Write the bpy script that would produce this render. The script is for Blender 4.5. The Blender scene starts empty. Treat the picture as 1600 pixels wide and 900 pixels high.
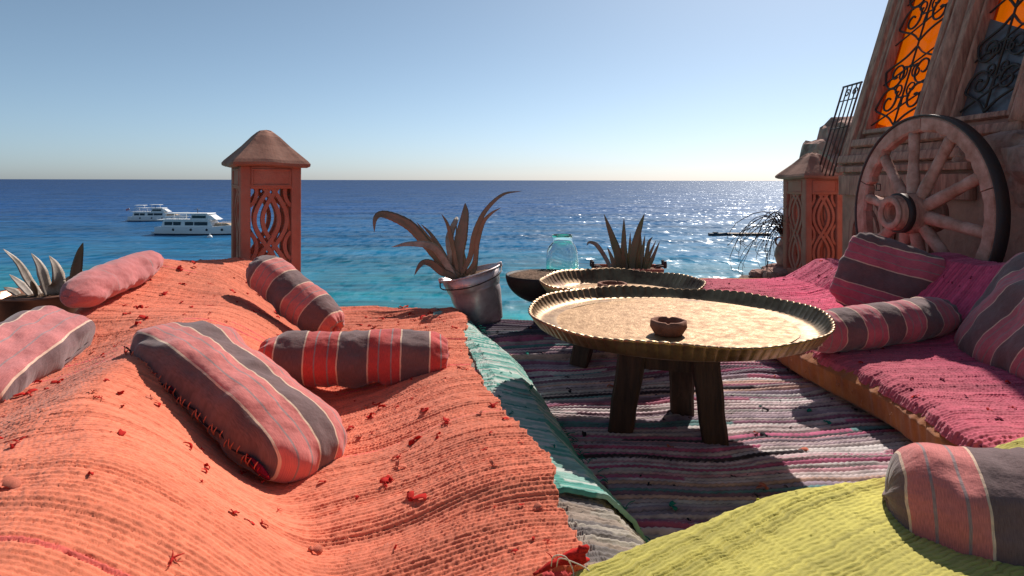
import bpy, bmesh, math, random
import numpy as np
from mathutils import Vector, Matrix

# ------------------------------------------------------------------ camera, sky, sun, exposure
scene = bpy.context.scene
CAM_H = 0.80
cd = bpy.data.cameras.new('camera')
cam = bpy.data.objects.new('camera', cd)
scene.collection.objects.link(cam)
cam.location = (0, 0, CAM_H)
cam.rotation_euler = (math.radians(90), math.radians(-0.13), 0)
cd.sensor_width = 36.0
cd.lens = 22.5
cd.shift_y = -168.5 / 1600
cd.clip_start = 0.02
cd.clip_end = 100000
scene.camera = cam

SUN_EL, SUN_AZ = math.radians(41), math.radians(28)     # azimuth measured from +Y towards +X
w = bpy.data.worlds.new('World')
scene.world = w
w.use_nodes = True
wn = w.node_tree
bg = wn.nodes['Background']
sky = wn.nodes.new('ShaderNodeTexSky')
sky.sky_type = 'NISHITA'
sky.sun_disc = False
sky.sun_elevation = SUN_EL
sky.sun_rotation = SUN_AZ
sky.altitude = 20
sky.air_density = 0.62
sky.dust_density = 0.7
sky.ozone_density = 5.0
hs = wn.nodes.new('ShaderNodeHueSaturation')
hs.inputs['Saturation'].default_value = 0.82
hs.inputs['Hue'].default_value = 0.482
wn.links.new(sky.outputs[0], hs.inputs['Color'])
wn.links.new(hs.outputs[0], bg.inputs[0])
bg.inputs[1].default_value = 0.093

sd = bpy.data.lights.new('sun', 'SUN')
sun = bpy.data.objects.new('sun', sd)
scene.collection.objects.link(sun)
sd.energy = 4.9
sd.angle = math.radians(0.55)
sd.color = (1.0, 0.94, 0.86)
SDIR = Vector((math.sin(SUN_AZ) * math.cos(SUN_EL), math.cos(SUN_AZ) * math.cos(SUN_EL), math.sin(SUN_EL)))
sun.rotation_euler = SDIR.to_track_quat('Z', 'Y').to_euler()

vs = scene.view_settings
vs.view_transform = 'Standard'
vs.look = 'None'
vs.gamma = 1.0
vs.exposure = 0.20
vs.use_curve_mapping = False

# ------------------------------------------------------------------ helpers
random.seed(4)
rng = np.random.default_rng(7)
COL = scene.collection
FPX = 1000.0


def P(px, py, d):
    """a place d metres in front of the camera, from where it is seen in the photograph (planning only)"""
    return np.array([(px - 800) / FPX * d, d, CAM_H - (py - 281) / FPX * d])


def hash2(ix, iy, seed=0):
    h = (ix.astype(np.int64) * 374761393 + iy.astype(np.int64) * 668265263 + seed * 2246822519) & 0xFFFFFFFF
    h = ((h ^ (h >> 13)) * 1274126177) & 0xFFFFFFFF
    h = h ^ (h >> 16)
    return (h & 0xFFFFFF) / float(0xFFFFFF)


def vnoise(x, y, seed=0):
    x = np.asarray(x, float); y = np.asarray(y, float)
    x, y = np.broadcast_arrays(x, y)
    ix = np.floor(x); iy = np.floor(y)
    fx = x - ix; fy = y - iy
    fx = fx * fx * (3 - 2 * fx); fy = fy * fy * (3 - 2 * fy)
    a = hash2(ix, iy, seed); b = hash2(ix + 1, iy, seed)
    c = hash2(ix, iy + 1, seed); d = hash2(ix + 1, iy + 1, seed)
    return (a + (b - a) * fx) * (1 - fy) + (c + (d - c) * fx) * fy - 0.5


def fbm(x, y, seed=0, oct=3):
    s = 0; a = 1.0
    for o in range(oct):
        s = s + a * vnoise(np.asarray(x) * 2 ** o, np.asarray(y) * 2 ** o, seed + o * 17)
        a *= 0.5
    return s


def sstep(x):
    x = np.clip(x, 0, 1)
    return x * x * (3 - 2 * x)


def fast_mesh(name, V, F, uv=None, col=None, smooth=True):
    """V (n,3), F (m,4) or (m,3) or list of polygons; uv/col per vertex"""
    me = bpy.data.meshes.new(name)
    if isinstance(F, np.ndarray):
        n, m, k = len(V), len(F), F.shape[1]
        me.vertices.add(n)
        me.vertices.foreach_set('co', np.asarray(V, np.float32).ravel())
        me.loops.add(m * k)
        me.loops.foreach_set('vertex_index', F.astype(np.int32).ravel())
        me.polygons.add(m)
        me.polygons.foreach_set('loop_start', np.arange(0, m * k, k, dtype=np.int32))
        me.update(calc_edges=True)
        me.validate()
    else:
        me.from_pydata([tuple(map(float, v)) for v in V], [], [tuple(map(int, f)) for f in F])
    if smooth:
        me.polygons.foreach_set('use_smooth', np.ones(len(me.polygons), bool))
    if uv is not None:
        li = np.zeros(len(me.loops), np.int32)
        me.loops.foreach_get('vertex_index', li)
        l = me.uv_layers.new(name='UVMap')
        l.data.foreach_set('uv', np.asarray(uv, np.float32)[li].ravel())
    if col is not None:
        at = me.color_attributes.new('Col', 'FLOAT_COLOR', 'POINT')
        c4 = np.ones((len(V), 4), np.float32); c4[:, :3] = col
        at.data.foreach_set('color', c4.ravel())
    me.update()
    return me


WLOC = {}


def link(name, me, mat=None, parent=None):
    o = bpy.data.objects.new(name, me)
    COL.objects.link(o)
    if mat and me is not None:
        if not me.materials:
            me.materials.append(mat)
    if parent is not None:
        o.parent = parent
    return o


def tag(o, label=None, cat=None, group=None, kind=None):
    if label: o['label'] = label
    if cat: o['category'] = cat
    if group: o['group'] = group
    if kind: o['kind'] = kind
    return o


def thing(name, label, cat, loc, group=None):
    o = bpy.data.objects.new(name, None)
    o.empty_display_size = 0.05
    COL.objects.link(o)
    o.location = tuple(float(c) for c in loc)
    WLOC[o.name] = np.array(loc, float)
    return tag(o, label, cat, group)


def put(name, VF, mat, parent=None, loc=None, smooth=True, uv=None, col=None, kind=None):
    """mesh given in world coordinates, linked as a part of `parent` or as a top-level thing with origin `loc`"""
    V, F = VF[0], VF[1]
    V = np.asarray(V, float).reshape(-1, 3)
    if len(VF) > 2 and uv is None: uv = VF[2]
    if parent is not None:
        off = WLOC[parent.name]
    else:
        off = np.array(loc if loc is not None else (V[:, 0].mean(), V[:, 1].mean(), V[:, 2].min()), float)
    me = fast_mesh(name, V - off, F, uv, col, smooth)
    o = link(name, me, mat, parent)
    if parent is None:
        o.location = off
    WLOC[o.name] = off
    if kind: o['kind'] = kind
    return o


def join(*vfs):
    Vs, Fs, n = [], [], 0
    for vf in vfs:
        V = np.asarray(vf[0], float).reshape(-1, 3)
        Vs.append(V)
        for f in vf[1]:
            Fs.append(tuple(int(i) + n for i in f))
        n += len(V)
    return np.concatenate(Vs), Fs


def xf(vf, M):
    V = np.asarray(vf[0], float).reshape(-1, 3)
    M = np.array(M)
    return (V @ M[:3, :3].T + M[:3, 3],) + tuple(vf[1:])


def basis(ex, ey, ez, o):
    M = np.eye(4)
    M[:3, 0] = ex; M[:3, 1] = ey; M[:3, 2] = ez; M[:3, 3] = o
    return M


def nrm(v):
    v = np.asarray(v, float)
    return v / (np.linalg.norm(v) + 1e-12)


def box(x0, x1, y0, y1, z0, z1, bev=0.004, seg=2):
    bm = bmesh.new()
    bmesh.ops.create_cube(bm, size=1)
    for v in bm.verts:
        v.co = ((x0 + x1) / 2 + v.co.x * (x1 - x0), (y0 + y1) / 2 + v.co.y * (y1 - y0), (z0 + z1) / 2 + v.co.z * (z1 - z0))
    if bev > 0:
        bmesh.ops.bevel(bm, geom=bm.edges[:], offset=bev, segments=seg, affect='EDGES', profile=0.6)
    bm.verts.ensure_lookup_table()
    V = [tuple(v.co) for v in bm.verts]
    F = [[v.index for v in f.verts] for f in bm.faces]
    bm.free()
    return np.array(V), F


def smooth_path(pts, n=24):
    pts = np.asarray(pts, float)
    if len(pts) < 3:
        t = np.linspace(0, 1, n)[:, None]
        return pts[0] * (1 - t) + pts[-1] * t
    p = np.vstack([2 * pts[0] - pts[1], pts, 2 * pts[-1] - pts[-2]])
    out = []
    k = len(pts) - 1
    for s in np.linspace(0, k - 1e-6, n):
        i = int(s); t = s - i
        a, b, c, d = p[i], p[i + 1], p[i + 2], p[i + 3]
        out.append(0.5 * ((2 * b) + (-a + c) * t + (2 * a - 5 * b + 4 * c - d) * t * t + (-a + 3 * b - 3 * c + d) * t ** 3))
    return np.array(out)


def sweep(path, section, scale=None, up=(0, 0, 1), transport=True, cap=True):
    """path (n,3); section (k,2) closed; scale n or (n,2)"""
    path = np.asarray(path, float); section = np.asarray(section, float)
    n, k = len(path), len(section)
    T = np.gradient(path, axis=0)
    T /= np.linalg.norm(T, axis=1)[:, None] + 1e-12
    up = np.array(up, float)
    V = np.zeros((n, k, 3))
    prev = None
    for i in range(n):
        t = T[i]
        if prev is None or not transport:
            s = np.cross(t, up)
            if np.linalg.norm(s) < 1e-4: s = np.cross(t, (1, 0.1, 0))
        else:
            s = prev - t * np.dot(prev, t)
        s = nrm(s); prev = s
        b = np.cross(s, t)
        sc = np.array([1.0, 1.0]) if scale is None else np.atleast_1d(scale[i]) * np.ones(2)
        V[i] = path[i] + section[:, :1] * sc[0] * s + section[:, 1:] * sc[1] * b
    F = []
    for i in range(n - 1):
        for j in range(k):
            F.append((i * k + j, i * k + (j + 1) % k, (i + 1) * k + (j + 1) % k, (i + 1) * k + j))
    V = V.reshape(-1, 3)
    if cap:
        F.append(tuple(range(k))[::-1]); F.append(tuple((n - 1) * k + j for j in range(k)))
    return V, F


def circ(k, r=1.0):
    a = np.arange(k) * 2 * math.pi / k
    return np.stack([np.cos(a) * r, np.sin(a) * r], 1)


def tube(pts, r, k=8, n=None, cap=True):
    p = smooth_path(pts, n) if n else np.asarray(pts, float)
    rr = np.interp(np.linspace(0, 1, len(p)), np.linspace(0, 1, len(np.atleast_1d(r))), np.atleast_1d(r)) if np.ndim(r) else np.full(len(p), r)
    return sweep(p, circ(k), rr, cap=cap)


def lathe(prof, k=48, c=(0, 0, 0), mod=None, close=False):
    """prof list of (r,z); mod(theta,i)->(dr,dz)"""
    V = []; n = len(prof)
    th = np.arange(k) * 2 * math.pi / k
    for i, (r, z) in enumerate(prof):
        dr = dz = 0
        if mod: dr, dz = mod(th, i)
        R = r + dr
        V.append(np.stack([c[0] + R * np.cos(th), c[1] + R * np.sin(th), np.full(k, c[2] + z) + dz], 1))
    V = np.concatenate(V)
    F = []
    for i in range(n - 1 + (1 if close else 0)):
        i2 = (i + 1) % n
        for j in range(k):
            F.append((i * k + j, i * k + (j + 1) % k, i2 * k + (j + 1) % k, i2 * k + j))
    if not close:
        if prof[0][0] > 1e-5: F.append(tuple(range(k))[::-1])
        if prof[-1][0] > 1e-5: F.append(tuple((n - 1) * k + j for j in range(k)))
    return V, F


# ------------------------------------------------------------------ materials
MATS = {}


def mat(name, col=(0.5, 0.5, 0.5), rough=0.7, metal=0.0, spec=0.3, attr=False, var=0.25, vscale=8.0, col2=None,
        bump=0.2, bscale=60.0, bdist=0.004, coord='Object', stretch=(1, 1, 1), rvar=0.0, sheen=0.0):
    if name in MATS: return MATS[name]
    m = bpy.data.materials.new(name)
    m.use_nodes = True
    nt = m.node_tree; N = nt.nodes; L = nt.links
    b = N['Principled BSDF']
    b.inputs['Roughness'].default_value = rough
    b.inputs['Metallic'].default_value = metal
    b.inputs['Specular IOR Level'].default_value = spec
    if sheen:
        b.inputs['Sheen Weight'].default_value = sheen
    tc = N.new('ShaderNodeTexCoord')
    mp = N.new('ShaderNodeMapping')
    mp.inputs['Scale'].default_value = stretch
    L.new(tc.outputs[coord], mp.inputs[0])
    no = N.new('ShaderNodeTexNoise')
    no.inputs['Scale'].default_value = vscale
    no.inputs['Detail'].default_value = 6
    no.inputs['Roughness'].default_value = 0.65
    L.new(mp.outputs[0], no.inputs[0])
    mx = N.new('ShaderNodeMix'); mx.data_type = 'RGBA'
    c2 = col2 if col2 else tuple(c * (1 - var) for c in col)
    rp = N.new('ShaderNodeMapRange')
    rp.inputs[1].default_value = 0.35; rp.inputs[2].default_value = 0.65
    L.new(no.outputs[0], rp.inputs[0])
    L.new(rp.outputs[0], mx.inputs[0])
    if attr:
        at = N.new('ShaderNodeAttribute'); at.attribute_name = 'Col'
        dk = N.new('ShaderNodeMix'); dk.data_type = 'RGBA'; dk.blend_type = 'MULTIPLY'
        dk.inputs[0].default_value = 1.0
        mx.inputs[6].default_value = (1, 1, 1, 1)
        mx.inputs[7].default_value = (1 - var, 1 - var, 1 - var, 1)
        L.new(at.outputs['Color'], dk.inputs[6]); L.new(mx.outputs[2], dk.inputs[7])
        L.new(dk.outputs[2], b.inputs['Base Color'])
    else:
        mx.inputs[6].default_value = (*col, 1)
        mx.inputs[7].default_value = (*c2, 1)
        L.new(mx.outputs[2], b.inputs['Base Color'])
    if rvar:
        rr = N.new('ShaderNodeMapRange')
        rr.inputs[1].default_value = 0.3; rr.inputs[2].default_value = 0.7
        rr.inputs[3].default_value = max(0.03, rough - rvar); rr.inputs[4].default_value = min(1, rough + rvar)
        L.new(no.outputs[0], rr.inputs[0]); L.new(rr.outputs[0], b.inputs['Roughness'])
    if bump:
        n2 = N.new('ShaderNodeTexNoise')
        n2.inputs['Scale'].default_value = bscale
        n2.inputs['Detail'].default_value = 5
        L.new(mp.outputs[0], n2.inputs[0])
        bp = N.new('ShaderNodeBump')
        bp.inputs['Strength'].default_value = bump
        bp.inputs['Distance'].default_value = bdist
        L.new(n2.outputs[0], bp.inputs['Height'])
        L.new(bp.outputs[0], b.inputs['Normal'])
    MATS[name] = m
    return m


def stripe_mat(name, stops, period, offset=0.0, fade=(1, 1, 1)):
    """woven striped cotton: stops = [(metre along the period, colour)], constant steps, following the cloth's own UV"""
    m = bpy.data.materials.new(name); m.use_nodes = True
    nt = m.node_tree; N = nt.nodes; L = nt.links
    b = N['Principled BSDF']
    b.inputs['Roughness'].default_value = 0.92
    b.inputs['Specular IOR Level'].default_value = 0.12
    b.inputs['Sheen Weight'].default_value = 0.25
    b.inputs['Sheen Roughness'].default_value = 0.5
    tc = N.new('ShaderNodeTexCoord')
    sp = N.new('ShaderNodeSeparateXYZ')
    L.new(tc.outputs['UV'], sp.inputs[0])
    # slight weave wander of the stripe borders
    nz = N.new('ShaderNodeTexNoise'); nz.inputs['Scale'].default_value = 14; nz.inputs['Detail'].default_value = 2
    L.new(tc.outputs['UV'], nz.inputs[0])
    ad = N.new('ShaderNodeMath'); ad.operation = 'MULTIPLY_ADD'
    ad.inputs[1].default_value = 0.006; ad.inputs[2].default_value = offset - 0.003
    L.new(nz.outputs[0], ad.inputs[0])
    a2 = N.new('ShaderNodeMath'); a2.operation = 'ADD'
    L.new(sp.outputs[0], a2.inputs[0]); L.new(ad.outputs[0], a2.inputs[1])
    dv = N.new('ShaderNodeMath'); dv.operation = 'DIVIDE'; dv.inputs[1].default_value = period
    L.new(a2.outputs[0], dv.inputs[0])
    fr = N.new('ShaderNodeMath'); fr.operation = 'FRACT'
    L.new(dv.outputs[0], fr.inputs[0])
    cr = N.new('ShaderNodeValToRGB'); cr.color_ramp.interpolation = 'CONSTANT'
    els = cr.color_ramp.elements
    for i, (t, c) in enumerate(stops):
        c = tuple(ci * f for ci, f in zip(c, fade))
        e = els[i] if i < 2 else els.new(t / period)
        e.position = t / period; e.color = (*c, 1)
    L.new(fr.outputs[0], cr.inputs[0])
    # sun fading and thread variation
    n1 = N.new('ShaderNodeTexNoise'); n1.inputs['Scale'].default_value = 9; n1.inputs['Detail'].default_value = 5
    L.new(tc.outputs['UV'], n1.inputs[0])
    mp = N.new('ShaderNodeMapping'); mp.inputs['Scale'].default_value = (900, 60, 1)
    L.new(tc.outputs['UV'], mp.inputs[0])
    n3 = N.new('ShaderNodeTexNoise'); n3.inputs['Scale'].default_value = 1; n3.inputs['Detail'].default_value = 2
    L.new(mp.outputs[0], n3.inputs[0])
    mr = N.new('ShaderNodeMapRange'); mr.inputs[1].default_value = .3; mr.inputs[2].default_value = .7
    mr.inputs[3].default_value = 0.80; mr.inputs[4].default_value = 1.12
    L.new(n1.outputs[0], mr.inputs[0])
    mr2 = N.new('ShaderNodeMapRange'); mr2.inputs[1].default_value = .3; mr2.inputs[2].default_value = .7
    mr2.inputs[3].default_value = 0.78; mr2.inputs[4].default_value = 1.18
    L.new(n3.outputs[0], mr2.inputs[0])
    mu = N.new('ShaderNodeMath'); mu.operation = 'MULTIPLY'
    L.new(mr.outputs[0], mu.inputs[0]); L.new(mr2.outputs[0], mu.inputs[1])
    mx = N.new('ShaderNodeVectorMath'); mx.operation = 'SCALE'
    L.new(cr.outputs[0], mx.inputs[0]); L.new(mu.outputs[0], mx.inputs['Scale'])
    L.new(mx.outputs[0], b.inputs['Base Color'])
    n4 = N.new('ShaderNodeTexNoise'); n4.inputs['Scale'].default_value = 500; n4.inputs['Detail'].default_value = 3
    L.new(tc.outputs['UV'], n4.inputs[0])
    n5 = N.new('ShaderNodeTexNoise'); n5.inputs['Scale'].default_value = 22; n5.inputs['Detail'].default_value = 4
    L.new(tc.outputs['UV'], n5.inputs[0])
    bp = N.new('ShaderNodeBump'); bp.inputs['Strength'].default_value = 0.35; bp.inputs['Distance'].default_value = 0.001
    L.new(n4.outputs[0], bp.inputs['Height'])
    b2 = N.new('ShaderNodeBump'); b2.inputs['Strength'].default_value = 0.55; b2.inputs['Distance'].default_value = 0.012
    L.new(n5.outputs[0], b2.inputs['Height']); L.new(bp.outputs[0], b2.inputs['Normal'])
    L.new(b2.outputs[0], b.inputs['Normal'])
    return m


CHAR = (0.170, 0.096, 0.092); PINK = (0.60, 0.17, 0.15); CREAM = (0.72, 0.48, 0.34); GREY = (0.33, 0.21, 0.20)


def stripes(name, cw=0.085, pw=0.10, offset=0.0, fade=(1, 1, 1), pink=PINK):
    l = 0.0045
    t = 0; st = []
    def a(wd, c):
        nonlocal t
        st.append((t, c)); t += wd
    a(cw, CHAR); a(l, CREAM)
    g = (pw - 2 * l) / 3
    a(g * .9, pink); a(l, GREY); a(g * 1.2 - l, pink); a(l, GREY); a(g * .9 - l, pink)
    a(l, CREAM)
    return stripe_mat(name, st, t, offset, fade)


M_cloth = mat('woven_rag', attr=True, rough=0.95, spec=0.08, var=0.22, vscale=35, bump=0.5, bscale=350, bdist=0.0015, coord='UV', sheen=0.2)
M_rag_red = mat('rag_red', (0.62, 0.028, 0.022), 0.9, spec=0.1, var=0.5, vscale=40, bump=0.3, bscale=200)
M_rag_coral = mat('rag_coral', (0.70, 0.20, 0.13), 0.9, spec=0.1, var=0.4, vscale=40, bump=0.3, bscale=200)
M_rag_plum = mat('rag_plum', (0.22, 0.015, 0.05), 0.9, spec=0.1, var=0.5, vscale=40, bump=0.3, bscale=200)
M_rag_dark = mat('rag_dark', (0.03, 0.025, 0.035), 0.9, spec=0.1, var=0.5, vscale=40, bump=0.3, bscale=200)
M_rag_lime = mat('rag_lime', (0.45, 0.42, 0.06), 0.9, spec=0.1, var=0.4, vscale=40, bump=0.3, bscale=200)
M_rag_teal = mat('rag_teal', (0.03, 0.26, 0.20), 0.9, spec=0.1, var=0.4, vscale=40, bump=0.3, bscale=200)
M_rag_purple = mat('rag_purple', (0.22, 0.03, 0.16), 0.9, spec=0.1, var=0.4, vscale=40, bump=0.3, bscale=200)
M_string = mat('cotton_string', (0.75, 0.62, 0.5), 0.9, spec=0.1)
M_clay = mat('terracotta', (0.43, 0.140, 0.095), 0.85, spec=0.2, col2=(0.48, 0.21, 0.155), vscale=6, bump=0.5, bscale=45, bdist=0.006)
M_claycap = mat('terracotta_cap', (0.40, 0.20, 0.145), 0.85, spec=0.2, col2=(0.30, 0.13, 0.09), vscale=7, bump=0.3, bscale=35, bdist=0.006)
M_ashclay = mat('brown_clay', (0.30, 0.125, 0.075), 0.8, spec=0.2, col2=(0.19, 0.075, 0.045), vscale=20, bump=0.3, bscale=60)
M_brass = mat('hammered_brass', (0.44, 0.255, 0.120), 0.60, metal=0.40, spec=0.30, col2=(0.29, 0.155, 0.07), vscale=32, bump=0.6, bscale=110, bdist=0.004, rvar=0.14)
M_brass_rim = mat('tarnished_brass', (0.40, 0.26, 0.14), 0.45, metal=0.85, spec=0.5, col2=(0.12, 0.065, 0.04), vscale=9, bump=0.3, bscale=60, rvar=0.15)
M_darkwood = mat('dark_wood', (0.085, 0.042, 0.027), 0.7, spec=0.3, col2=(0.03, 0.016, 0.012), vscale=10, bump=0.5, bscale=30, bdist=0.006, stretch=(4, 4, 0.5))
M_wood = mat('weathered_wood', (0.62, 0.29, 0.21), 0.8, spec=0.2, col2=(0.30, 0.12, 0.088), vscale=8, bump=0.6, bscale=25, bdist=0.008, stretch=(4, 4, 0.6))
M_wheelwood = mat('wheel_wood', (0.60, 0.34, 0.27), 0.8, spec=0.2, col2=(0.36, 0.165, 0.115), vscale=14, bump=0.5, bscale=40, bdist=0.006)
M_iron = mat('dark_iron', (0.055, 0.040, 0.042), 0.6, metal=0.4, spec=0.4, col2=(0.075, 0.04, 0.03), vscale=20, bump=0.3, bscale=80)
M_zinc = mat('worn_zinc', (0.70, 0.60, 0.59), 0.50, metal=0.55, spec=0.5, col2=(0.32, 0.22, 0.22), vscale=5, bump=0.3, bscale=12, bdist=0.015, rvar=0.15)
M_copper = mat('dull_copper', (0.38, 0.16, 0.10), 0.42, metal=0.8, spec=0.5, col2=(0.13, 0.07, 0.055), vscale=4, bump=0.25, bscale=15, bdist=0.01, rvar=0.12)
M_leaf = mat('aloe_leaf', (0.27, 0.165, 0.115), 0.5, spec=0.4, col2=(0.17, 0.135, 0.085), vscale=10, bump=0.2, bscale=60)
M_leaf_pale = mat('aloe_leaf_pale', (0.50, 0.41, 0.35), 0.55, spec=0.4, col2=(0.17, 0.12, 0.08), vscale=10, bump=0.2, bscale=60)
M_leaf_green = mat('aloe_leaf_green', (0.25, 0.15, 0.095), 0.5, spec=0.4, col2=(0.13, 0.15, 0.07), vscale=10, bump=0.2, bscale=60)
M_soil = mat('dry_soil', (0.26, 0.16, 0.11), 0.95, spec=0.1, col2=(0.10, 0.06, 0.04), vscale=60, bump=1.0, bscale=90, bdist=0.01)
M_black = mat('blackened_iron', (0.020, 0.017, 0.019), 0.6, spec=0.3, metal=0.3, var=0.5, vscale=10)
M_plaster = mat('mauve_plaster', (0.58, 0.29, 0.21), 0.9, spec=0.15, col2=(0.38, 0.175, 0.13), vscale=4, bump=0.8, bscale=14, bdist=0.02)
M_stone = mat('pink_stone', (0.55, 0.31, 0.25), 0.9, spec=0.15, col2=(0.22, 0.11, 0.085), vscale=6, bump=1.0, bscale=12, bdist=0.03)
M_terrace = mat('terrace_stone', (0.22, 0.15, 0.115), 0.9, spec=0.15, col2=(0.11, 0.075, 0.06), vscale=3, bump=0.8, bscale=10, bdist=0.03)
M_white = mat('boat_white', (0.80, 0.79, 0.78), 0.35, spec=0.5, var=0.08, vscale=0.3, bump=0)
M_boatglass = mat('boat_window', (0.02, 0.025, 0.04), 0.12, spec=0.6, var=0.3, vscale=0.4, bump=0)
M_boatdark = mat('boat_dark', (0.03, 0.05, 0.07), 0.5, spec=0.4, var=0.3, vscale=0.5, bump=0)
M_tan = mat('boat_deck', (0.5, 0.36, 0.25), 0.7, spec=0.2, var=0.2, vscale=0.5, bump=0)
M_twig = mat('dry_twig', (0.075, 0.045, 0.04), 0.9, spec=0.1, var=0.5, vscale=20, bump=0)
M_orangecover = mat('ochre_cover', (0.47, 0.165, 0.05), 0.93, spec=0.1, col2=(0.33, 0.10, 0.035), vscale=14, bump=0.5, bscale=120, bdist=0.003, sheen=0.2)

# ------------------------------------------------------------------ the setting: sea, terrace
SEA_Z = -16.2


def sea_material():
    m = bpy.data.materials.new('sea_water'); m.use_nodes = True
    nt = m.node_tree; N = nt.nodes; L = nt.links
    N.remove(N['Principled BSDF'])
    out = N['Material Output']
    geo = N.new('ShaderNodeNewGeometry')
    sp = N.new('ShaderNodeSeparateXYZ'); L.new(geo.outputs['Position'], sp.inputs[0])

    def math_(op, a, b=None, c=None):
        n = N.new('ShaderNodeMath'); n.operation = op
        for i, x in enumerate((a, b, c)):
            if x is None: continue
            if isinstance(x, (int, float)): n.inputs[i].default_value = x
            else: L.new(x, n.inputs[i])
        return n.outputs[0]

    def noise(scale, stretch=(1, 1, 1), detail=4, rot=0.0):
        mp = N.new('ShaderNodeMapping'); mp.inputs['Scale'].default_value = stretch
        mp.inputs['Rotation'].default_value = (0, 0, rot)
        L.new(geo.outputs['Position'], mp.inputs[0])
        n = N.new('ShaderNodeTexNoise'); n.inputs['Scale'].default_value = scale
        n.inputs['Detail'].default_value = detail; n.inputs['Roughness'].default_value = 0.6
        L.new(mp.outputs[0], n.inputs[0])
        return n.outputs[0]

    # depth of water: shallow reef flat near the shore, drop-off beyond, sand and coral patches
    reef = noise(0.012, (0.55, 1.6, 1), 5)
    reef2 = noise(0.05, (0.5, 1.8, 1), 4)
    dist = math_('ADD', sp.outputs[1], math_('MULTIPLY', math_('SUBTRACT', reef, 0.5), 150.0))
    dist = math_('ADD', dist, math_('MULTIPLY', math_('SUBTRACT', reef2, 0.5), 46.0))
    dist = math_('ADD', dist, math_('MULTIPLY', sp.outputs[0], -0.12))
    lg = math_('LOGARITHM', math_('MAXIMUM', dist, 20.0), 10.0)
    mr = N.new('ShaderNodeMapRange'); mr.inputs[1].default_value = 1.75; mr.inputs[2].default_value = 3.6
    L.new(lg, mr.inputs[0])
    cr = N.new('ShaderNodeValToRGB')
    pts = [(0.0, (0.004, 0.31, 0.27)), (0.065, (0.004, 0.28, 0.265)), (0.115, (0.006, 0.195, 0.230)), (0.165, (0.012, 0.140, 0.205)), (0.24, (0.007, 0.098, 0.205)),
           (0.43, (0.005, 0.050, 0.165)), (0.70, (0.004, 0.034, 0.125)), (1.0, (0.004, 0.028, 0.105))]
    e = cr.color_ramp.elements
    e[0].position, e[0].color = pts[0][0], (*pts[0][1], 1)
    e[1].position, e[1].color = pts[-1][0], (*pts[-1][1], 1)
    for p_, c_ in pts[1:-1]:
        k = e.new(p_); k.color = (*c_, 1)
    L.new(mr.outputs[0], cr.inputs[0])
    # coral heads, plus the light and dark of the chop put into the colour
    st = noise(0.09, (0.22, 1.0, 1), 5)
    st2 = noise(0.5, (0.3, 1.0, 1), 4)
    s = math_('ADD', math_('MULTIPLY', math_('SUBTRACT', st, 0.5), 2.2), math_('MULTIPLY', math_('SUBTRACT', st2, 0.5), 2.0))
    s = math_('ADD', s, 1.0)
    vm = N.new('ShaderNodeVectorMath'); vm.operation = 'SCALE'
    L.new(cr.outputs[0], vm.inputs[0]); L.new(s, vm.inputs['Scale'])
    # small breaking crests far out
    wc = noise(0.35, (0.5, 1.0, 1), 2)
    wc2 = noise(0.02, (1, 1, 1), 2)
    wcm = math_('MULTIPLY', math_('GREATER_THAN', wc, 0.735), math_('GREATER_THAN', wc2, 0.5))
    wmix = N.new('ShaderNodeMix'); wmix.data_type = 'RGBA'
    L.new(math_('MULTIPLY', wcm, 0.35), wmix.inputs[0]); L.new(vm.outputs[0], wmix.inputs[6]); wmix.inputs[7].default_value = (0.6, 0.65, 0.7, 1)
    # waves: facet slopes taken straight from noise so that far water keeps its roughness
    def slopes(scale, stretch, detail, amp):
        mp = N.new('ShaderNodeMapping'); mp.inputs['Scale'].default_value = stretch
        L.new(geo.outputs['Position'], mp.inputs[0])
        n = N.new('ShaderNodeTexNoise'); n.inputs['Scale'].default_value = scale
        n.inputs['Detail'].default_value = detail; n.inputs['Roughness'].default_value = 0.65
        L.new(mp.outputs[0], n.inputs[0])
        v = N.new('ShaderNodeVectorMath'); v.operation = 'SUBTRACT'; v.inputs[1].default_value = (0.5, 0.5, 0.5)
        L.new(n.outputs['Color'], v.inputs[0])
        v2 = N.new('ShaderNodeVectorMath'); v2.operation = 'MULTIPLY'; v2.inputs[1].default_value = (amp, amp, 0)
        L.new(v.outputs[0], v2.inputs[0])
        return v2.outputs[0]
    va = N.new('ShaderNodeVectorMath'); va.operation = 'ADD'
    L.new(slopes(0.45, (1.0, 0.35, 1), 3, 1.65), va.inputs[0]); L.new(slopes(0.07, (0.6, 1.0, 1), 3, 1.0), va.inputs[1])
    vb = N.new('ShaderNodeVectorMath'); vb.operation = 'ADD'; vb.inputs[1].default_value = (0, 0, 1)
    L.new(va.outputs[0], vb.inputs[0])
    bp = N.new('ShaderNodeVectorMath'); bp.operation = 'NORMALIZE'
    L.new(vb.outputs[0], bp.inputs[0])
    df = N.new('ShaderNodeBsdfDiffuse'); L.new(wmix.outputs[2], df.inputs[0])
    gl = N.new('ShaderNodeBsdfGlossy'); gl.inputs['Roughness'].default_value = 0.25
    gl.inputs[0].default_value = (0.9, 0.95, 1.0, 1)
    L.new(bp.outputs[0], gl.inputs['Normal'])
    fr = N.new('ShaderNodeFresnel'); fr.inputs['IOR'].default_value = 1.33
    L.new(bp.outputs[0], fr.inputs['Normal'])
    fac = math_('MINIMUM', math_('MULTIPLY', fr.outputs[0], 0.75), 0.17)
    fac = math_('MAXIMUM', fac, 0.03)
    mx = N.new('ShaderNodeMixShader')
    L.new(fac, mx.inputs[0]); L.new(df.outputs[0], mx.inputs[1]); L.new(gl.outputs[0], mx.inputs[2])
    L.new(mx.outputs[0], out.inputs[0])
    return m


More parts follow.
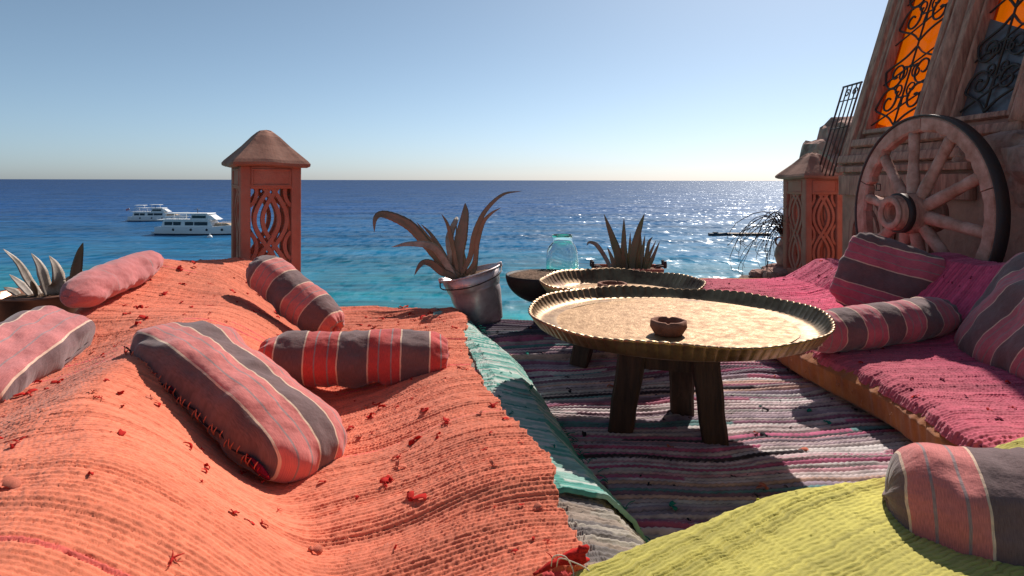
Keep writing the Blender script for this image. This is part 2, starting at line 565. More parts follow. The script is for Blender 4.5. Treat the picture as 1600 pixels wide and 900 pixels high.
R = 60000
sea = put('sea', (np.array([[-R, -2000, SEA_Z], [R, -2000, SEA_Z], [R, R, SEA_Z], [-R, R, SEA_Z]]), [(0, 1, 2, 3)]), sea_material(), loc=(0, 0, SEA_Z))
sea['kind'] = 'structure'


def prism(poly, z0, z1):
    n = len(poly)
    V = [(x, y, z0) for x, y in poly] + [(x, y, z1) for x, y in poly]
    F = [tuple(range(n))[::-1], tuple(range(n, 2 * n))] + [(i, (i + 1) % n, n + (i + 1) % n, n + i) for i in range(n)]
    return np.array(V, float), F


terr = put('terrace', prism([(-6, -5), (7, -5), (7, 9.5), (3.7, 8.0), (3.1, 6.0), (2.7, 5.45), (1.95, 5.45), (1.55, 4.6), (1.12, 3.82), (0.16, 3.82), (0.14, 3.62), (-1.6, 3.62), (-3.2, 3.3), (-6, 3.2)], -0.9, -0.004),
           M_terrace, smooth=False)
terr['kind'] = 'structure'


def rock(c, s, seed=0, k=3):
    bm = bmesh.new(); bmesh.ops.create_icosphere(bm, subdivisions=k, radius=1)
    V = np.array([v.co[:] for v in bm.verts]); F = [[v.index for v in f.verts] for f in bm.faces]; bm.free()
    n = fbm(V[:, 0] * 1.7 + V[:, 2] * 1.1 + seed, V[:, 1] * 1.7 - V[:, 2] * .9, seed, 4)
    V = np.sign(V) * np.abs(V) ** 0.8
    V = V * (1 + 0.45 * n[:, None])
    V = np.round(V * 4.5) / 4.5 * 0.35 + V * 0.65
    return V * np.array(s) + np.array(c), F


# cliff below the terrace and the rock outcrop behind the right-hand building
cliff = put('cliff', join(rock((0.5, -3.5, -9), (12, 5.2, 8.4), 3, 4), rock((9, 3, -8), (8, 6.5, 8.0), 5, 4)), M_terrace, smooth=False)
cliff['kind'] = 'structure'
# ------------------------------------------------------------------ woven cloths
CORAL = np.array([0.72, 0.180, 0.100]); MAG = np.array([0.64, 0.075, 0.155]); LIME = np.array([0.53, 0.455, 0.10])


def weave(U, Vv, pitch, knot, amp, seed, warp=0.02, wf=1.3):
    """height of a rag-woven cloth: rows of beads, rows wander and open"""
    q = (Vv + warp * fbm(U * wf, Vv * 1.6, seed, 3)) / pitch
    r = np.floor(q); f = q - r
    ridge = np.clip(np.sin(np.pi * f), 0, 1) ** 0.75
    jr = hash2(r, r * 0 + 3, seed)
    k = U / knot + 0.5 * (r % 2) + jr * 0.7
    bead = np.abs(np.sin(np.pi * k)) ** 0.7
    tight = 0.75 + 0.9 * vnoise(U * 3, Vv * 3, seed + 5)
    h = amp * ridge * (0.45 + 0.55 * bead * np.clip(tight, 0.2, 1.3)) * (0.75 + 0.5 * jr)
    kb = np.floor(k)
    h = h * (0.72 + 0.55 * hash2(r, kb, seed + 2)) 
    h = h - amp * 0.9 * (1 - ridge) ** 2 * (hash2(r, kb, seed + 3) > 0.45)
    h = h - amp * 1.6 * (hash2(r, r * 0 + 9, seed) > 0.84) * (1 - ridge) * (vnoise(U * 2.5, r, seed + 8) > -0.1)
    return h, r, f, bead


def grid_faces(n, m):
    i = np.arange(n - 1)[:, None] * m + np.arange(m - 1)[None, :]
    return np.stack([i, i + 1, i + m + 1, i + m], -1).reshape(-1, 4)


def cloth(name, Pxyz, UV, disp, col, parent=None, loc=None, skirt=0.010, down=None):
    """Pxyz (n,m,3) smooth surface; displaced along its normal; border folded under"""
    du = np.gradient(Pxyz, axis=0); dv = np.gradient(Pxyz, axis=1)
    Nn = np.cross(du, dv); Nn /= np.linalg.norm(Nn, axis=2)[..., None] + 1e-12
    if Nn[..., 2].mean() < 0: Nn = -Nn
    Q = Pxyz + Nn * disp[..., None]
    if skirt:
        def pad(A, B):  # B: amount moved along -normal on the border
            return np.pad(A, ((1, 1), (1, 1)) + ((0, 0),) * (A.ndim - 2), mode='edge')
        Q2 = pad(Q, 0); N2 = pad(Nn, 0)
        for sl in (np.s_[0, :], np.s_[-1, :], np.s_[:, 0], np.s_[:, -1]):
            Q2[sl] = Q2[sl] - N2[sl] * skirt
        Q, UV, col = Q2, pad(UV, 0), pad(col, 0)
    n, m = Q.shape[:2]
    V = Q.reshape(-1, 3)
    o = put(name, (V, grid_faces(n, m)), M_cloth, parent, loc, uv=UV.reshape(-1, 2), col=col.reshape(-1, 3))
    return o, Q, Nn


def tuft_mesh(seed):
    """a knotted scrap of rag: two crumpled strips leaving a small knot"""
    r = np.random.default_rng(seed)
    parts = []
    for k in range(r.integers(1, 3)):
        a = r.uniform(0, 6.28); L_ = r.uniform(0.6, 1.2)
        d = np.array([math.cos(a), math.sin(a), 0])
        pts = [np.zeros(3), d * 0.35 * L_ + [0, 0, r.uniform(.15, .35)], d * 0.75 * L_ + [r.uniform(-.15, .15), r.uniform(-.15, .15), r.uniform(.0, .4)], d * L_ + [0, 0, r.uniform(-.05, .35)]]
        p = smooth_path(pts, 7)
        wd = np.interp(np.linspace(0, 1, 7), [0, .3, .8, 1], [.12, .26, .24, .10]) * r.uniform(.7, 1.3)
        parts.append(sweep(p, [(-1, 0.25), (-.1, -.05), (1, .22), (1, .12), (0, -.2), (-1, .12)], np.stack([wd, wd], 1), up=(0.2, 0.3, 1)))
    kn, kf = lathe([(0.0, -.1), (.17, -.04), (.2, .08), (.1, .2), (0, .22)], 7)
    parts.append((kn * (1 + 0.3 * r.uniform(-1, 1, (len(kn), 1))), kf))
    return join(*parts)


def thread_mesh(seed):
    r = np.random.default_rng(seed)
    st = []
    for k in range(6):
        a = r.uniform(0, 6.28); L_ = r.uniform(.5, 1.2)
        d = np.array([math.cos(a), math.sin(a), 0]) * L_
        st.append(tube([np.zeros(3), d * .3 + [0, 0, r.uniform(.2, .5)], d * .7 + [r.uniform(-.2, .2), r.uniform(-.2, .2), r.uniform(.1, .6)], d + [0, 0, r.uniform(0, .5)]], [.10, .08, .05, .03], 4, 7))
    V, F = join(*st)
    return V * [0.8, 0.8, 0.45], F


TUFTS = [tuft_mesh(s) for s in range(7)] + [thread_mesh(60 + s) for s in range(2)]
TUFT_ME = {}


def tufts(parent, Q, Nn, mats, n_big, n_small, sz_big, sz_small, seed, name='rag_tuft', region=None):
    """big scraps as single parts, small ones joined"""
    r = np.random.default_rng(seed)
    n, m = Nn.shape[:2]
    off = WLOC[parent.name]
    smallV = []
    cnt = 0
    while cnt < n_big + n_small:
        i, j = r.integers(6, n - 6), r.integers(6, m - 6)
        p = Q[i + 1, j + 1] if Q.shape[0] > n else Q[i, j]
        if region and not region(p): continue
        nn = Nn[i, j]
        a = r.uniform(0, 6.28)
        ex = nrm(np.cross(nn, [math.cos(a), math.sin(a), 0.1])); ey = np.cross(nn, ex)
        big = cnt < n_big
        s = r.uniform(*(sz_big if big else sz_small))
        Mx = basis(ex * s, ey * s, nn * s * r.uniform(.7, 1.1), p - off + nn * 0.001)
        t = r.integers(0, len(TUFTS)); mt = mats[r.integers(0, len(mats))]
        if big:
            key = (t, mt.name)
            if key not in TUFT_ME:
                TUFT_ME[key] = fast_mesh('rag_tuft', *TUFTS[t]); TUFT_ME[key].materials.append(mt)
            o = link(name, TUFT_ME[key], None, parent)
            o.matrix_local = Matrix(Mx.tolist())
        else:
            smallV.append(xf(TUFTS[t], Mx))
        cnt += 1
    if smallV:
        V, F = join(*smallV)
        me = fast_mesh('lint_scraps', V, F); o = link('lint_scraps', me, mats[0], parent); o['kind'] = 'stuff'


# ---- left bench frame: u runs from the front edge to the back, v along the bench
A = np.array([0.974, 0.224]); B = np.array([-0.224, 0.974]); E0 = np.array([0.277, 1.457])


def bench_xy(u, v):
    return E0[0] - A[0] * u + B[0] * v, E0[1] - A[1] * u + B[1] * v


def bench_z(u, v):
    f = 0.735 + 0.055 * v + 0.05 * np.sin(v * 4.2 + 0.7) + 0.03 * np.sin(v * 7.7)
    z = 0.148 + 0.012 * np.sin(v * 5 + u * 3) + 0.020 * fbm(u * 2.2, v * 2.2, 11, 3)
    z = z + 0.02 * np.exp(-((u - 0.35) / 0.2) ** 2) * np.sin(v * 2.4 + 1.0)
    z = z - 0.018 * np.exp(-((u - f) / 0.1) ** 2)
    z = z + 0.052 * (1 - sstep((u - 0.30) / 0.30)) * (1 - sstep((v - 0.9) / 0.9))
    hgt = 0.205 + 0.02 * np.sin(v * 3.1 + 1.5)
    z = z + hgt * sstep((u - f + 0.05) / 0.42) + 0.07 * sstep((v - 0.75) / 0.8) * sstep((u - f - 0.27) / 0.45)
    z = z + 0.018 * sstep((u - f) / .2) * fbm(u * 3 + 5, v * 3.2, 21, 3)
    z = z - 0.085 * sstep((u - 1.12) / 0.3) * (1 - sstep((v - 0.62) / 0.45))
    back = 1.52 + 0.03 * np.sin(v * 6)
    z = z - 0.40 * sstep((u - back) / 0.22) 
    z = z - 0.10 * sstep((0.16 - u) / 0.16)
    return z


def edge_noise(x, s, amp):
    return amp * (fbm(x * 9, x * 0 + s, s, 4) + 0.7 * fbm(x * 60, x * 0 + s, s + 3, 2))


n, m = 640, 920
su = np.linspace(0, 1, n)[:, None] * np.ones((1, m)); sv = np.ones((n, 1)) * np.linspace(0, 1, m)[None, :]
vlin = -0.45 + 2.6 * sv
hem = np.interp(vlin, [-0.5, -0.32, -0.15, 0.2, 0.55, 1.2, 1.8, 2.05], [0.215, 0.205, 0.185, 0.215, 0.23, 0.19, 0.12, 0.07]) + edge_noise(vlin, 2, 0.018) + 0.035 * (1 - sstep((vlin - 0.9) / 0.9))
U = hem + (1.78 - hem) * su
vn = -0.395 - 0.22 * (U - 0.2) - 0.14 * sstep((U - 0.75) / 0.3) + edge_noise(U, 5, 0.010) * (1 - 0.5 * su)
vf = 2.03 + 0.16 * np.clip((U - 0.1) / 1.06, 0, 1) - 0.30 * sstep((U - 1.16) / 0.34) + edge_noise(U, 8, 0.012)
Vv = vn + (vf - vn) * sv
X, Y = bench_xy(U, Vv)
Z = bench_z(U, Vv)
# cloth lies in soft folds along its rows
fold = 0.017 * fbm(U * 0.9 + 3, Vv * 7.5, 31, 3) + 0.007 * fbm(U * 1.8, Vv * 22, 33, 2)
Z = Z + fold * (0.6 + 0.8 * sstep((0.9 - U) / 0.5))
Z = Z - 0.075 * sstep((Vv - vf + 0.07) / 0.07) ** 2 - 0.035 * sstep((vn + 0.05 - Vv) / 0.05)
Z = np.maximum(Z, 0.02)
h, rr, ff, bead = weave(U, Vv, 0.0098, 0.0083, 0.0036, 1, warp=0.035)
colr = CORAL[None, None, :] * (0.86 + 0.3 * hash2(rr, rr * 0 + 1, 4))[..., None]
hot = (hash2(rr, np.floor(U * 1.6 + hash2(rr, rr * 0 + 2, 6) * 5), 5) > 0.975)[..., None]
colr = np.where(hot, np.array([0.72, 0.075, 0.09]), colr)
colr = colr * (1 + 0.5 * fbm(U * 1.1, Vv * 1.3, 44, 4))[..., None]
pale = np.clip(0.5 + 1.6 * fbm(U * 1.6 + 9, Vv * 1.6, 47, 3), 0, 1)[..., None]
colr = colr * (1 - 0.35 * pale) + np.array([0.76, 0.24, 0.13]) * 0.35 * pale
rug_o, Qo, No = cloth('rag_rug', np.stack([X, Y, Z], -1), np.stack([U, Vv], -1), h, colr, loc=(-0.35, 1.9, 0.05))
tag(rug_o, 'coral orange woven rag rug spread over the left bench and its backrest', 'rug', 'woven rugs')
tufts(rug_o, Qo, No, [M_rag_red, M_rag_red, M_rag_coral], 220, 220, (0.013, 0.033), (0.006, 0.013), 5)

# red twisted corner of the coral rug with loose white strings
cx = P(905, 868, 1.10)
V_, F_ = [], []
tw = []
for k in range(9):
    a = random.uniform(0, 6.28)
    pts = [P(835 + k * 9, 897 - k * 3.5, 1.00 + k * .004), P(860 + k * 7, 885 - k * 3 - random.uniform(0, 8), 1.015), P(905 + random.uniform(-8, 20), 868 + random.uniform(-14, 10), 1.02)]
    p = smooth_path(pts, 12)
    wd = np.interp(np.linspace(0, 1, 12), [0, .5, .9, 1], [.003, .006, .010, .002])
    tw.append(sweep(p, circ(6), np.stack([wd, wd * .6], 1)))
put('twisted_corner', join(*tw), M_rag_red, rug_o)
for k in range(2):
    b0 = P(862 + k * 9, 888 - k * 3, 1.01)
    pts = [b0, b0 + [0.004, -.005, 0.022 - k * .006], b0 + [0.022, -.012, 0.026 - .010 * k], b0 + [0.034 + .014 * k, -.018, 0.006], b0 + [0.030 + .02 * k, -.028, -0.006]]
    put('loose_string', tube(pts, 0.0010, 5, 22), M_string, rug_o)

# teal cloth and grey striped mattress under it
def edge_cover(name, v0, v1, colfn, pitch, amp, seed, zoff, uin, uout, fat=1.0):
    n, m = 90, int((v1 - v0) / 0.004)
    s = np.linspace(0, 1, n)[:, None] * np.ones((1, m)); v = v0 + (v1 - v0) * np.ones((n, 1)) * np.linspace(0, 1, m)[None, :]
    # profile: flat top, round shoulder, down to the ground
    edge = uout + 0.02 * np.sin(v * 3.7 + 1) + edge_noise(v, seed, 0.012)
    prof_u = np.interp(s, [0, .35, .55, .72, .86, 1], [uin, .20, .105, .045, .012, 0.0])
    prof_z = np.interp(s, [0, .35, .55, .72, .86, 1], [.128, .130, .112, .070, .028, 0.008])
    u = edge + prof_u * 1.0 * fat
    z = prof_z * (1 + 0.40 * (1 - sstep((v - 0.9) / 0.9))) + zoff + 0.012 * fbm(v * 6, s * 2, seed, 3) * np.sin(s * np.pi)
    x, y = bench_xy(u, v)
    arc = s * 0.35
    h, r, f, b = weave(arc, v, pitch, 0.011, amp, seed, warp=0.03)
    c = colfn(r, arc, v)
    return cloth(name, np.stack([x, y, z], -1), np.stack([arc, v], -1), h, c, loc=(*bench_xy(0.1, (v0 + v1) / 2), 0))


def teal_col(r, a, v):
    hh = hash2(r, np.floor(a * 9 + hash2(r, r * 0, 3) * 4), 3)[..., None]
    c = np.where(hh < 0.45, np.array([0.30, 0.50, 0.43]), np.where(hh < 0.75, np.array([0.58, 0.62, 0.56]), np.array([0.10, 0.34, 0.28])))
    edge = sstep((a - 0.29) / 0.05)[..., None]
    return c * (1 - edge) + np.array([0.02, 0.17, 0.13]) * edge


def grey_col(r, a, v):
    hh = hash2(r, np.floor(a * 5 + hash2(r, r * 0, 3) * 4), 8)[..., None]
    return np.where(hh < 0.35, np.array([0.34, 0.26, 0.21]), np.where(hh < 0.7, np.array([0.19, 0.16, 0.15]), np.where(hh < 0.8, np.array([0.40, 0.08, 0.12]), np.array([0.42, 0.36, 0.30]))))


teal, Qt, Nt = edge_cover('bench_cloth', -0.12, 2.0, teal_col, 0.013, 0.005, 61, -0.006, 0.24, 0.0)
tag(teal, 'worn teal woven cloth hanging over the edge of the left bench', 'cloth')
tufts(teal, Qt, Nt, [M_rag_teal], 14, 40, (0.010, 0.018), (0.004, 0.009), 15)
# teal fringe threads along its lower border
fr = []
for k in range(150):
    v = -0.1 + 2.1 * random.random()
    x, y = bench_xy(0.02 + random.uniform(-.01, .01), v)
    p0 = np.array([x, y, 0.03 + random.uniform(0, .02)])
    d = np.array([A[0], A[1], 0]) * random.uniform(.008, .03) + np.array([random.uniform(-.01, .01), random.uniform(-.015, .015), random.uniform(-.02, .012)])
    fr.append(tube([p0, p0 + d * .5 + [0, 0, .004], p0 + d], 0.0012, 4, 5))
put('fringe', join(*fr), M_rag_teal, teal, kind='stuff')
grey, Qg, Ng = edge_cover('bench_mattress', -0.50, 2.06, grey_col, 0.016, 0.006, 71, -0.016, 0.25, 0.012)
tag(grey, 'grey striped mattress showing at the near corner of the left bench', 'mattress')

# ---- floor rug
n, m = 260, 920
U = (-0.62 + 2.2 * np.linspace(0, 1, n))[:, None] * np.ones((1, m)); Vv = np.ones((n, 1)) * (0.75 + 2.93 * np.linspace(0, 1, m))[None, :]
th = math.radians(5)
X = U * math.cos(th) - 0.04 * Vv; Y = Vv + U * math.sin(th) - 0.10
Y = np.where(Y > 3.60, 3.60 + (Y - 3.60) * 0.12, Y)
wv = 0.085 * fbm(U * 1.7, Vv * 1.3, 91, 3) + 0.036 * fbm(U * 4.6, Vv * 3.5, 92, 2)
q = (Vv + wv) / 0.0185
q = q + 0.42 * fbm(U * 0.6, q * 0.9, 97, 1) + 0.55 * fbm(U * 0.5, q * 0.33, 98, 1)
r = np.floor(q); f = q - r
ridge = np.sin(np.pi * f) ** 0.6
seg = np.floor(U * 1.1 + hash2(r, r * 0, 12) * 7)
hh = hash2(r, seg, 13)
pal = np.array([[.58, .46, .45], [.54, .40, .40], [.62, .54, .52], [.58, .19, .27], [.52, .12, .22], [.60, .30, .34], [.34, .14, .22], [.62, .56, .54],
                [.05, .035, .045], [.16, .09, .12], [.14, .28, .28], [.38, .28, .34], [.66, .40, .32], [.52, .38, .42], [.28, .14, .18], [.62, .46, .47], [.66, .58, .56], [.60, .44, .44], [.46, .38, .40]])
idx = np.clip((hh * len(pal)).astype(int), 0, len(pal) - 1)
c = pal[idx]
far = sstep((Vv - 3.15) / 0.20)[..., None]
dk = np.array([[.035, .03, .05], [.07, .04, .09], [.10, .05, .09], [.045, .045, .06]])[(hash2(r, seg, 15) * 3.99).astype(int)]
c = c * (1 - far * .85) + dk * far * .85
c = c * (0.8 + 0.4 * hash2(r, r * 0 + 4, 19))[..., None] * (1 + 0.5 * fbm(U * 25, Vv * 25, 20, 2))[..., None]
gap = (f < 0.10) | (f > 0.93)
c = np.where(gap[..., None], c * 0.45 + np.array([.02, .018, .022]), c)
loose = np.clip(fbm(U * 1.3 + 3, Vv * 5, 93, 3), -0.1, 1)
dz = 0.0065 * ridge * (0.5 + hash2(r, seg, 17)) + 0.055 * np.clip(loose, 0, 1) * ridge + 0.02 * np.clip(fbm(U * 2.2, Vv * 6, 95, 2), 0, 1)
dz = dz + 0.0016 * np.sin(U / 0.008 * np.pi + r)
fold_c = c
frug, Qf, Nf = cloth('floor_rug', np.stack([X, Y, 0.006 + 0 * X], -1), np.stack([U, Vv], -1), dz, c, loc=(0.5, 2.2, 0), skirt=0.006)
tag(frug, 'striped rag rug in pinks, greys and teal covering the floor under the tables', 'rug', 'woven rugs')
tufts(frug, Qf, Nf, [M_rag_dark, M_rag_dark, M_rag_purple, M_rag_teal, M_rag_coral], 80, 160, (0.010, 0.024), (0.005, 0.010), 25,
      region=lambda p: -0.2 < p[0] < 1.2 and 1.2 < p[1] < 3.5)

# ---- right bench: ochre mattress, magenta rug over seat and backrest
n, m = 70, 420
s = np.linspace(0, 1, n)[:, None] * np.ones((1, m)); y = 1.42 + 2.85 * np.ones((n, 1)) * np.linspace(0, 1, m)[None, :]
px_ = np.interp(s, [0, .12, .25, .5, .68, .8, 1], [1.30, 1.185, 1.13, 1.125, 1.165, 1.25, 1.9])
pz_ = np.interp(s, [0, .12, .25, .5, .68, .8, 1], [0.002, 0.008, 0.045, .115, .146, .150, .150])
bulge = 0.03 * np.sin((y - 1.4) * 2.6) + 0.015 * np.sin(y * 7)
pxx = px_ + bulge * sstep((1.35 - px_) / .1) + 0.10 * sstep((1.70 - y) / 0.28) ** 2 * sstep((1.4 - px_) / .2)
pzz = pz_ * (1 - 0.35 * sstep((1.62 - y) / 0.2))
pl = 0.010 * np.abs(fbm(y * 16, s * 1.5, 101, 3)) * sstep((1.35 - px_) / .12) + 0.006 * vnoise(y * 45, s * 2.0, 103)
mat_r = put('bench_mattress', (np.stack([pxx - pl, y, pzz], -1).reshape(-1, 3), grid_faces(n, m)), M_orangecover, loc=(1.5, 2.8, 0), uv=np.stack([s * .8, y], -1).reshape(-1, 2))
tag(mat_r, 'ochre cotton mattress with puckered side under the magenta rug on the right', 'mattress')
for k in range(16):
    yy = 1.65 + 1.3 * random.random()
    zz = random.uniform(.05, .12)
    xx = float(np.interp(yy, [1.4, 4.2], [1.11, 1.11])) + 0.03 * math.sin((yy - 1.4) * 2.6) + 0.015 * math.sin(yy * 7)
    t = TUFTS[k % len(TUFTS)]
    sc = random.uniform(.006, .013)
    put('rag_tuft', xf(t, basis([0, sc, 0], [0, 0, sc], [-sc, 0, 0], [xx, yy, zz])), M_orangecover, mat_r)

n, m = 360, 700
su = np.linspace(0, 1, n)[:, None] * np.ones((1, m)); v = np.ones((n, 1)) * np.linspace(0, 1, m)[None, :]
y = 1.42 + 2.82 * v
prof_s = [0, .03, .10, .30, .50, .60, .70, .78, .86, 1]
hem = edge_noise(y, 33, 0.012) + 0.03 * np.sin((y - 1.4) * 2.6) + 0.012 * np.sin(y * 7) + 0.09 * sstep((1.70 - y) / 0.28) ** 2
X0 = np.interp(su, prof_s, [1.135, 1.155, 1.24, 1.45, 1.66, 1.76, 1.86, 1.95, 2.05, 2.16])
crest = np.interp(y, [1.4, 2.5, 3.2, 3.8, 4.1, 4.3], [.50, .485, .425, .345, .29, .17]) + 0.012 * np.sin(y * 11) + 0.03 * fbm(y * 5, y * 0, 37, 2)
zf = np.interp(su, prof_s, [0, 0, 0, 0, .03, .14, .55, .94, .98, .35])
Z0 = np.interp(su, [0, .02, .06, .12, 1], [0.124, 0.146, 0.163, 0.170, 0.170])
Z = Z0 + (crest - 0.17) * zf + 0.018 * fbm(X0 * 3, y * 3, 39, 3) * sstep(su / .1) + 0.010 * fbm(X0 * 1.2, y * 9, 40, 3)
Z = Z - 0.10 * sstep((y - 4.12) / .12)
Z = Z - 0.045 * sstep((1.60 - y) / 0.18)
X = X0 + hem * sstep((1.35 - X0) / .2)
arc = np.interp(su, prof_s, [0, .03, .10, .30, .51, .62, .78, .95, 1.06, 1.28])
h, r, f, b = weave(arc, y, 0.0135, 0.011, 0.005, 41, warp=0.04)
colr = MAG[None, None, :] * (0.75 + 0.5 * hash2(r, r * 0, 43))[..., None] * (1 + 0.5 * fbm(arc * 2, y * 2, 45, 3))[..., None]
seat_f = sstep((1.62 - X0) / .3)[..., None]
colr = colr * (1 - seat_f * .75) + np.array([0.62, 0.125, 0.165]) * (0.85 + 0.3 * hash2(r, r * 0, 46))[..., None] * seat_f * .75
rug_m, Qm, Nm = cloth('rag_rug', np.stack([X, y, Z], -1), np.stack([arc, y], -1), h, colr, loc=(1.6, 2.8, 0.13))
tag(rug_m, 'magenta woven rag rug over the right bench and its backrest', 'rug', 'woven rugs')
tufts(rug_m, Qm, Nm, [M_rag_plum, M_rag_plum, M_rag_red], 110, 240, (0.008, 0.019), (0.004, 0.009), 35)

# backrest cushion core behind the magenta rug
put('ledge', box(1.98, 2.40, 0.6, 4.35, 0.0, 0.19, 0.02), M_plaster)['kind'] = 'structure'

# ---- near bench: lime rug on its mattress
n, m = 380, 500
su = np.linspace(0, 1, n)[:, None] * np.ones((1, m)); sv = np.ones((n, 1)) * np.linspace(0, 1, m)[None, :]
D1 = nrm([0.905, 0.425]); D2 = np.array([-D1[1], D1[0]])
U = -0.55 + 2.5 * su                    # along the edge
Wd = 0.92 * sv                          # 0 at the far lip, growing towards the camera
bow = 0.012 * np.sin(U * 2.2 + 1.4) + 0.008 * np.sin(U * 5.1) + edge_noise(U, 51, 0.010)
ox, oy = 0.21, 1.085
X = ox + D1[0] * U - D2[0] * (Wd - bow - 0.05)
Y = oy + D1[1] * U - D2[1] * (Wd - bow - 0.05)
Z = 0.055 + 0.152 * sstep(Wd / 0.13 + 0.15) ** 0.8 + 0.02 * fbm(U * 2.4, Wd * 2.4, 53, 3) + 0.012 * np.sin(U * 6 + Wd * 4) * sstep(Wd / .1)
Z = Z - 0.012 * sstep((0.10 - U) / 0.5)
h, r, f, b = weave(U, Wd + 0.05 * np.sin(U * 2.6), 0.0092, 0.0078, 0.0027, 55, warp=0.05, wf=1.8)
colr = LIME[None, None, :] * (0.85 + 0.3 * hash2(r, r * 0, 57))[..., None] * (1 + 0.35 * fbm(U * 2, Wd * 2, 58, 4))[..., None]
rug_l, Ql, Nl = cloth('rag_rug', np.stack([X, Y, Z], -1), np.stack([U, Wd], -1), h, colr, loc=(0.6, 0.9, 0.05))
tag(rug_l, 'lime yellow woven rag rug on the nearest bench', 'rug', 'woven rugs')
tufts(rug_l, Ql, Nl, [M_rag_lime], 26, 60, (0.007, 0.016), (0.004, 0.008), 45)
blade = P(1193, 800, 1.24)
put('rag_tuft', sweep(smooth_path([blade + [0.008, 0, -.012], blade, blade + [-.006, 0, .012], blade + [-.008, 0.004, .026]], 8), circ(6),
    np.stack([np.interp(np.linspace(0, 1, 8), [0, .5, 1], [.004, .005, .003])] * 2, 1)), M_rag_lime, rug_l)
mpts = [(-0.25, 0.72), (0.3, 0.98), (1.35, 1.42), (2.0, 1.5), (2.0, 0.25), (0.2, 0.1), (-0.1, 0.35)]
tag(put('bench_mattress', prism([(0.35, 0.90), (1.30, 1.33), (1.70, 1.30), (1.80, 0.60), (0.60, 0.40)], 0.0, 0.11), M_orangecover), 'low mattress hidden under the lime rug', 'mattress')

# ------------------------------------------------------------------ cushions
def cube_sphere(k):
    g = np.linspace(-1, 1, k + 1)
    g = np.tan(g * math.pi / 4)
    Vs, Fs, nn = [], [], 0
    a, b = np.meshgrid(g, g, indexing='ij')
    one = np.ones_like(a)
    for s in (-1, 1):
        for f in (lambda: (one * s, a, b * s), lambda: (b * s, one * s, a), lambda: (a, b * s, one * s)):
            V = np.stack(f(), -1).reshape(-1, 3)
            Vs.append(V); Fs.append(grid_faces(k + 1, k + 1) + nn); nn += len(V)
    V = np.concatenate(Vs); F = np.concatenate(Fs)
    key = np.round(V * 1e5).astype(np.int64)
    _, ui, inv = np.unique(key, axis=0, return_index=True, return_inverse=True)
    return V[ui], inv.reshape(-1)[F]


def frame_from(ex, ez):
    ex = nrm(ex); ez = np.asarray(ez, float)
    ez = nrm(ez - ex * np.dot(ex, ez)); ey = np.cross(ez, ex)
    return ex, ey, ez


def cushion(name, label, material, c, ex, ez, L, W, T, stripe='x', a=6.0, b=2.6, seed=0, bend=0.0, wrinkle=1.0, taper=0.0, sag=0.0, group='striped cushions', uvrot=0.0, seam=True):
    V, F = cube_sphere(44)
    q = (np.abs(V[:, 0]) ** a + np.abs(V[:, 1]) ** a) ** (1 / a)
    s = (q ** b + np.abs(V[:, 2]) ** b) ** (-1 / b)
    V = V * s[:, None]
    q = (np.abs(V[:, 0]) ** a + np.abs(V[:, 1]) ** a) ** (1 / a)
    loc = V.copy()
    H = np.array([L / 2, W / 2, T / 2])
    Pp = V * H
    uv = np.stack([Pp[:, 0] if stripe == 'x' else Pp[:, 1], Pp[:, 1] if stripe == 'x' else Pp[:, 0]], 1)
    if uvrot:
        cr, sr = math.cos(uvrot), math.sin(uvrot)
        uv = np.stack([uv[:, 0] * cr - uv[:, 1] * sr, uv[:, 0] * sr + uv[:, 1] * cr], 1)
    # plumpness, taper, wrinkles towards the corners, seam crease
    Pp[:, 1] *= 1 + taper * V[:, 0]
    Pp[:, 2] *= 1 + taper * .6 * V[:, 0]
    corner = np.clip(np.abs(V[:, 0] * V[:, 1]) - 0.35, 0, 1)
    nz = fbm(Pp[:, 0] * 9 + seed, Pp[:, 1] * 9 + Pp[:, 2] * 6, 200 + seed, 3)
    cr_ = np.sin(np.arctan2(Pp[:, 1], Pp[:, 0]) * 26 + 5 * nz)
    rad = nrm(np.array([1, 1, 1])) * 0
    out = V / (np.linalg.norm(V, axis=1)[:, None])
    Pp = Pp + out * (0.022 * nz * wrinkle + 0.008 * wrinkle * corner * cr_ + 0.006 * fbm(Pp[:, 0] * 26, Pp[:, 1] * 26 + Pp[:, 2] * 18, 230 + seed, 2))[:, None]
    if seam:
        crease = np.exp(-(V[:, 2] / 0.07) ** 2)
        Pp[:, :2] *= (1 - 0.035 * crease)[:, None]
    Pp[:, 2] += bend * (V[:, 0] ** 2 - 0.4) + sag * V[:, 0]
    Mx = basis(*frame_from(ex, ez), c)
    base = np.array(c, float) - np.array([0, 0, T / 2])
    t = thing(name, label, 'cushion', base, group)
    W_ = xf((Pp, F), Mx)
    put('cover', (W_[0], F), material, t, uv=uv)
    if seam:
        # piping round the seam
        th = np.linspace(0, 2 * math.pi, 121)[:-1]
        cx_, sy_ = np.cos(th), np.sin(th)
        qq = (np.abs(cx_) ** a + np.abs(sy_) ** a) ** (-1 / a)
        ring = np.stack([cx_ * qq, sy_ * qq, np.zeros_like(th)], 1)
        pr = ring * H * 0.968
        pr[:, 1] *= 1 + taper * ring[:, 0]
        pr[:, 2] += bend * (ring[:, 0] ** 2 - 0.4) + sag * ring[:, 0]
        pr = np.vstack([pr, pr[:1]])
        sv_ = sweep(pr, circ(5, 0.0028), cap=False)
        pu = np.repeat(np.stack([pr[:, 0] if stripe == 'x' else pr[:, 1], pr[:, 1]], 1), 5, 0)
        put('seam', xf(sv_, Mx), material, t, uv=pu)
    return t, Mx, H


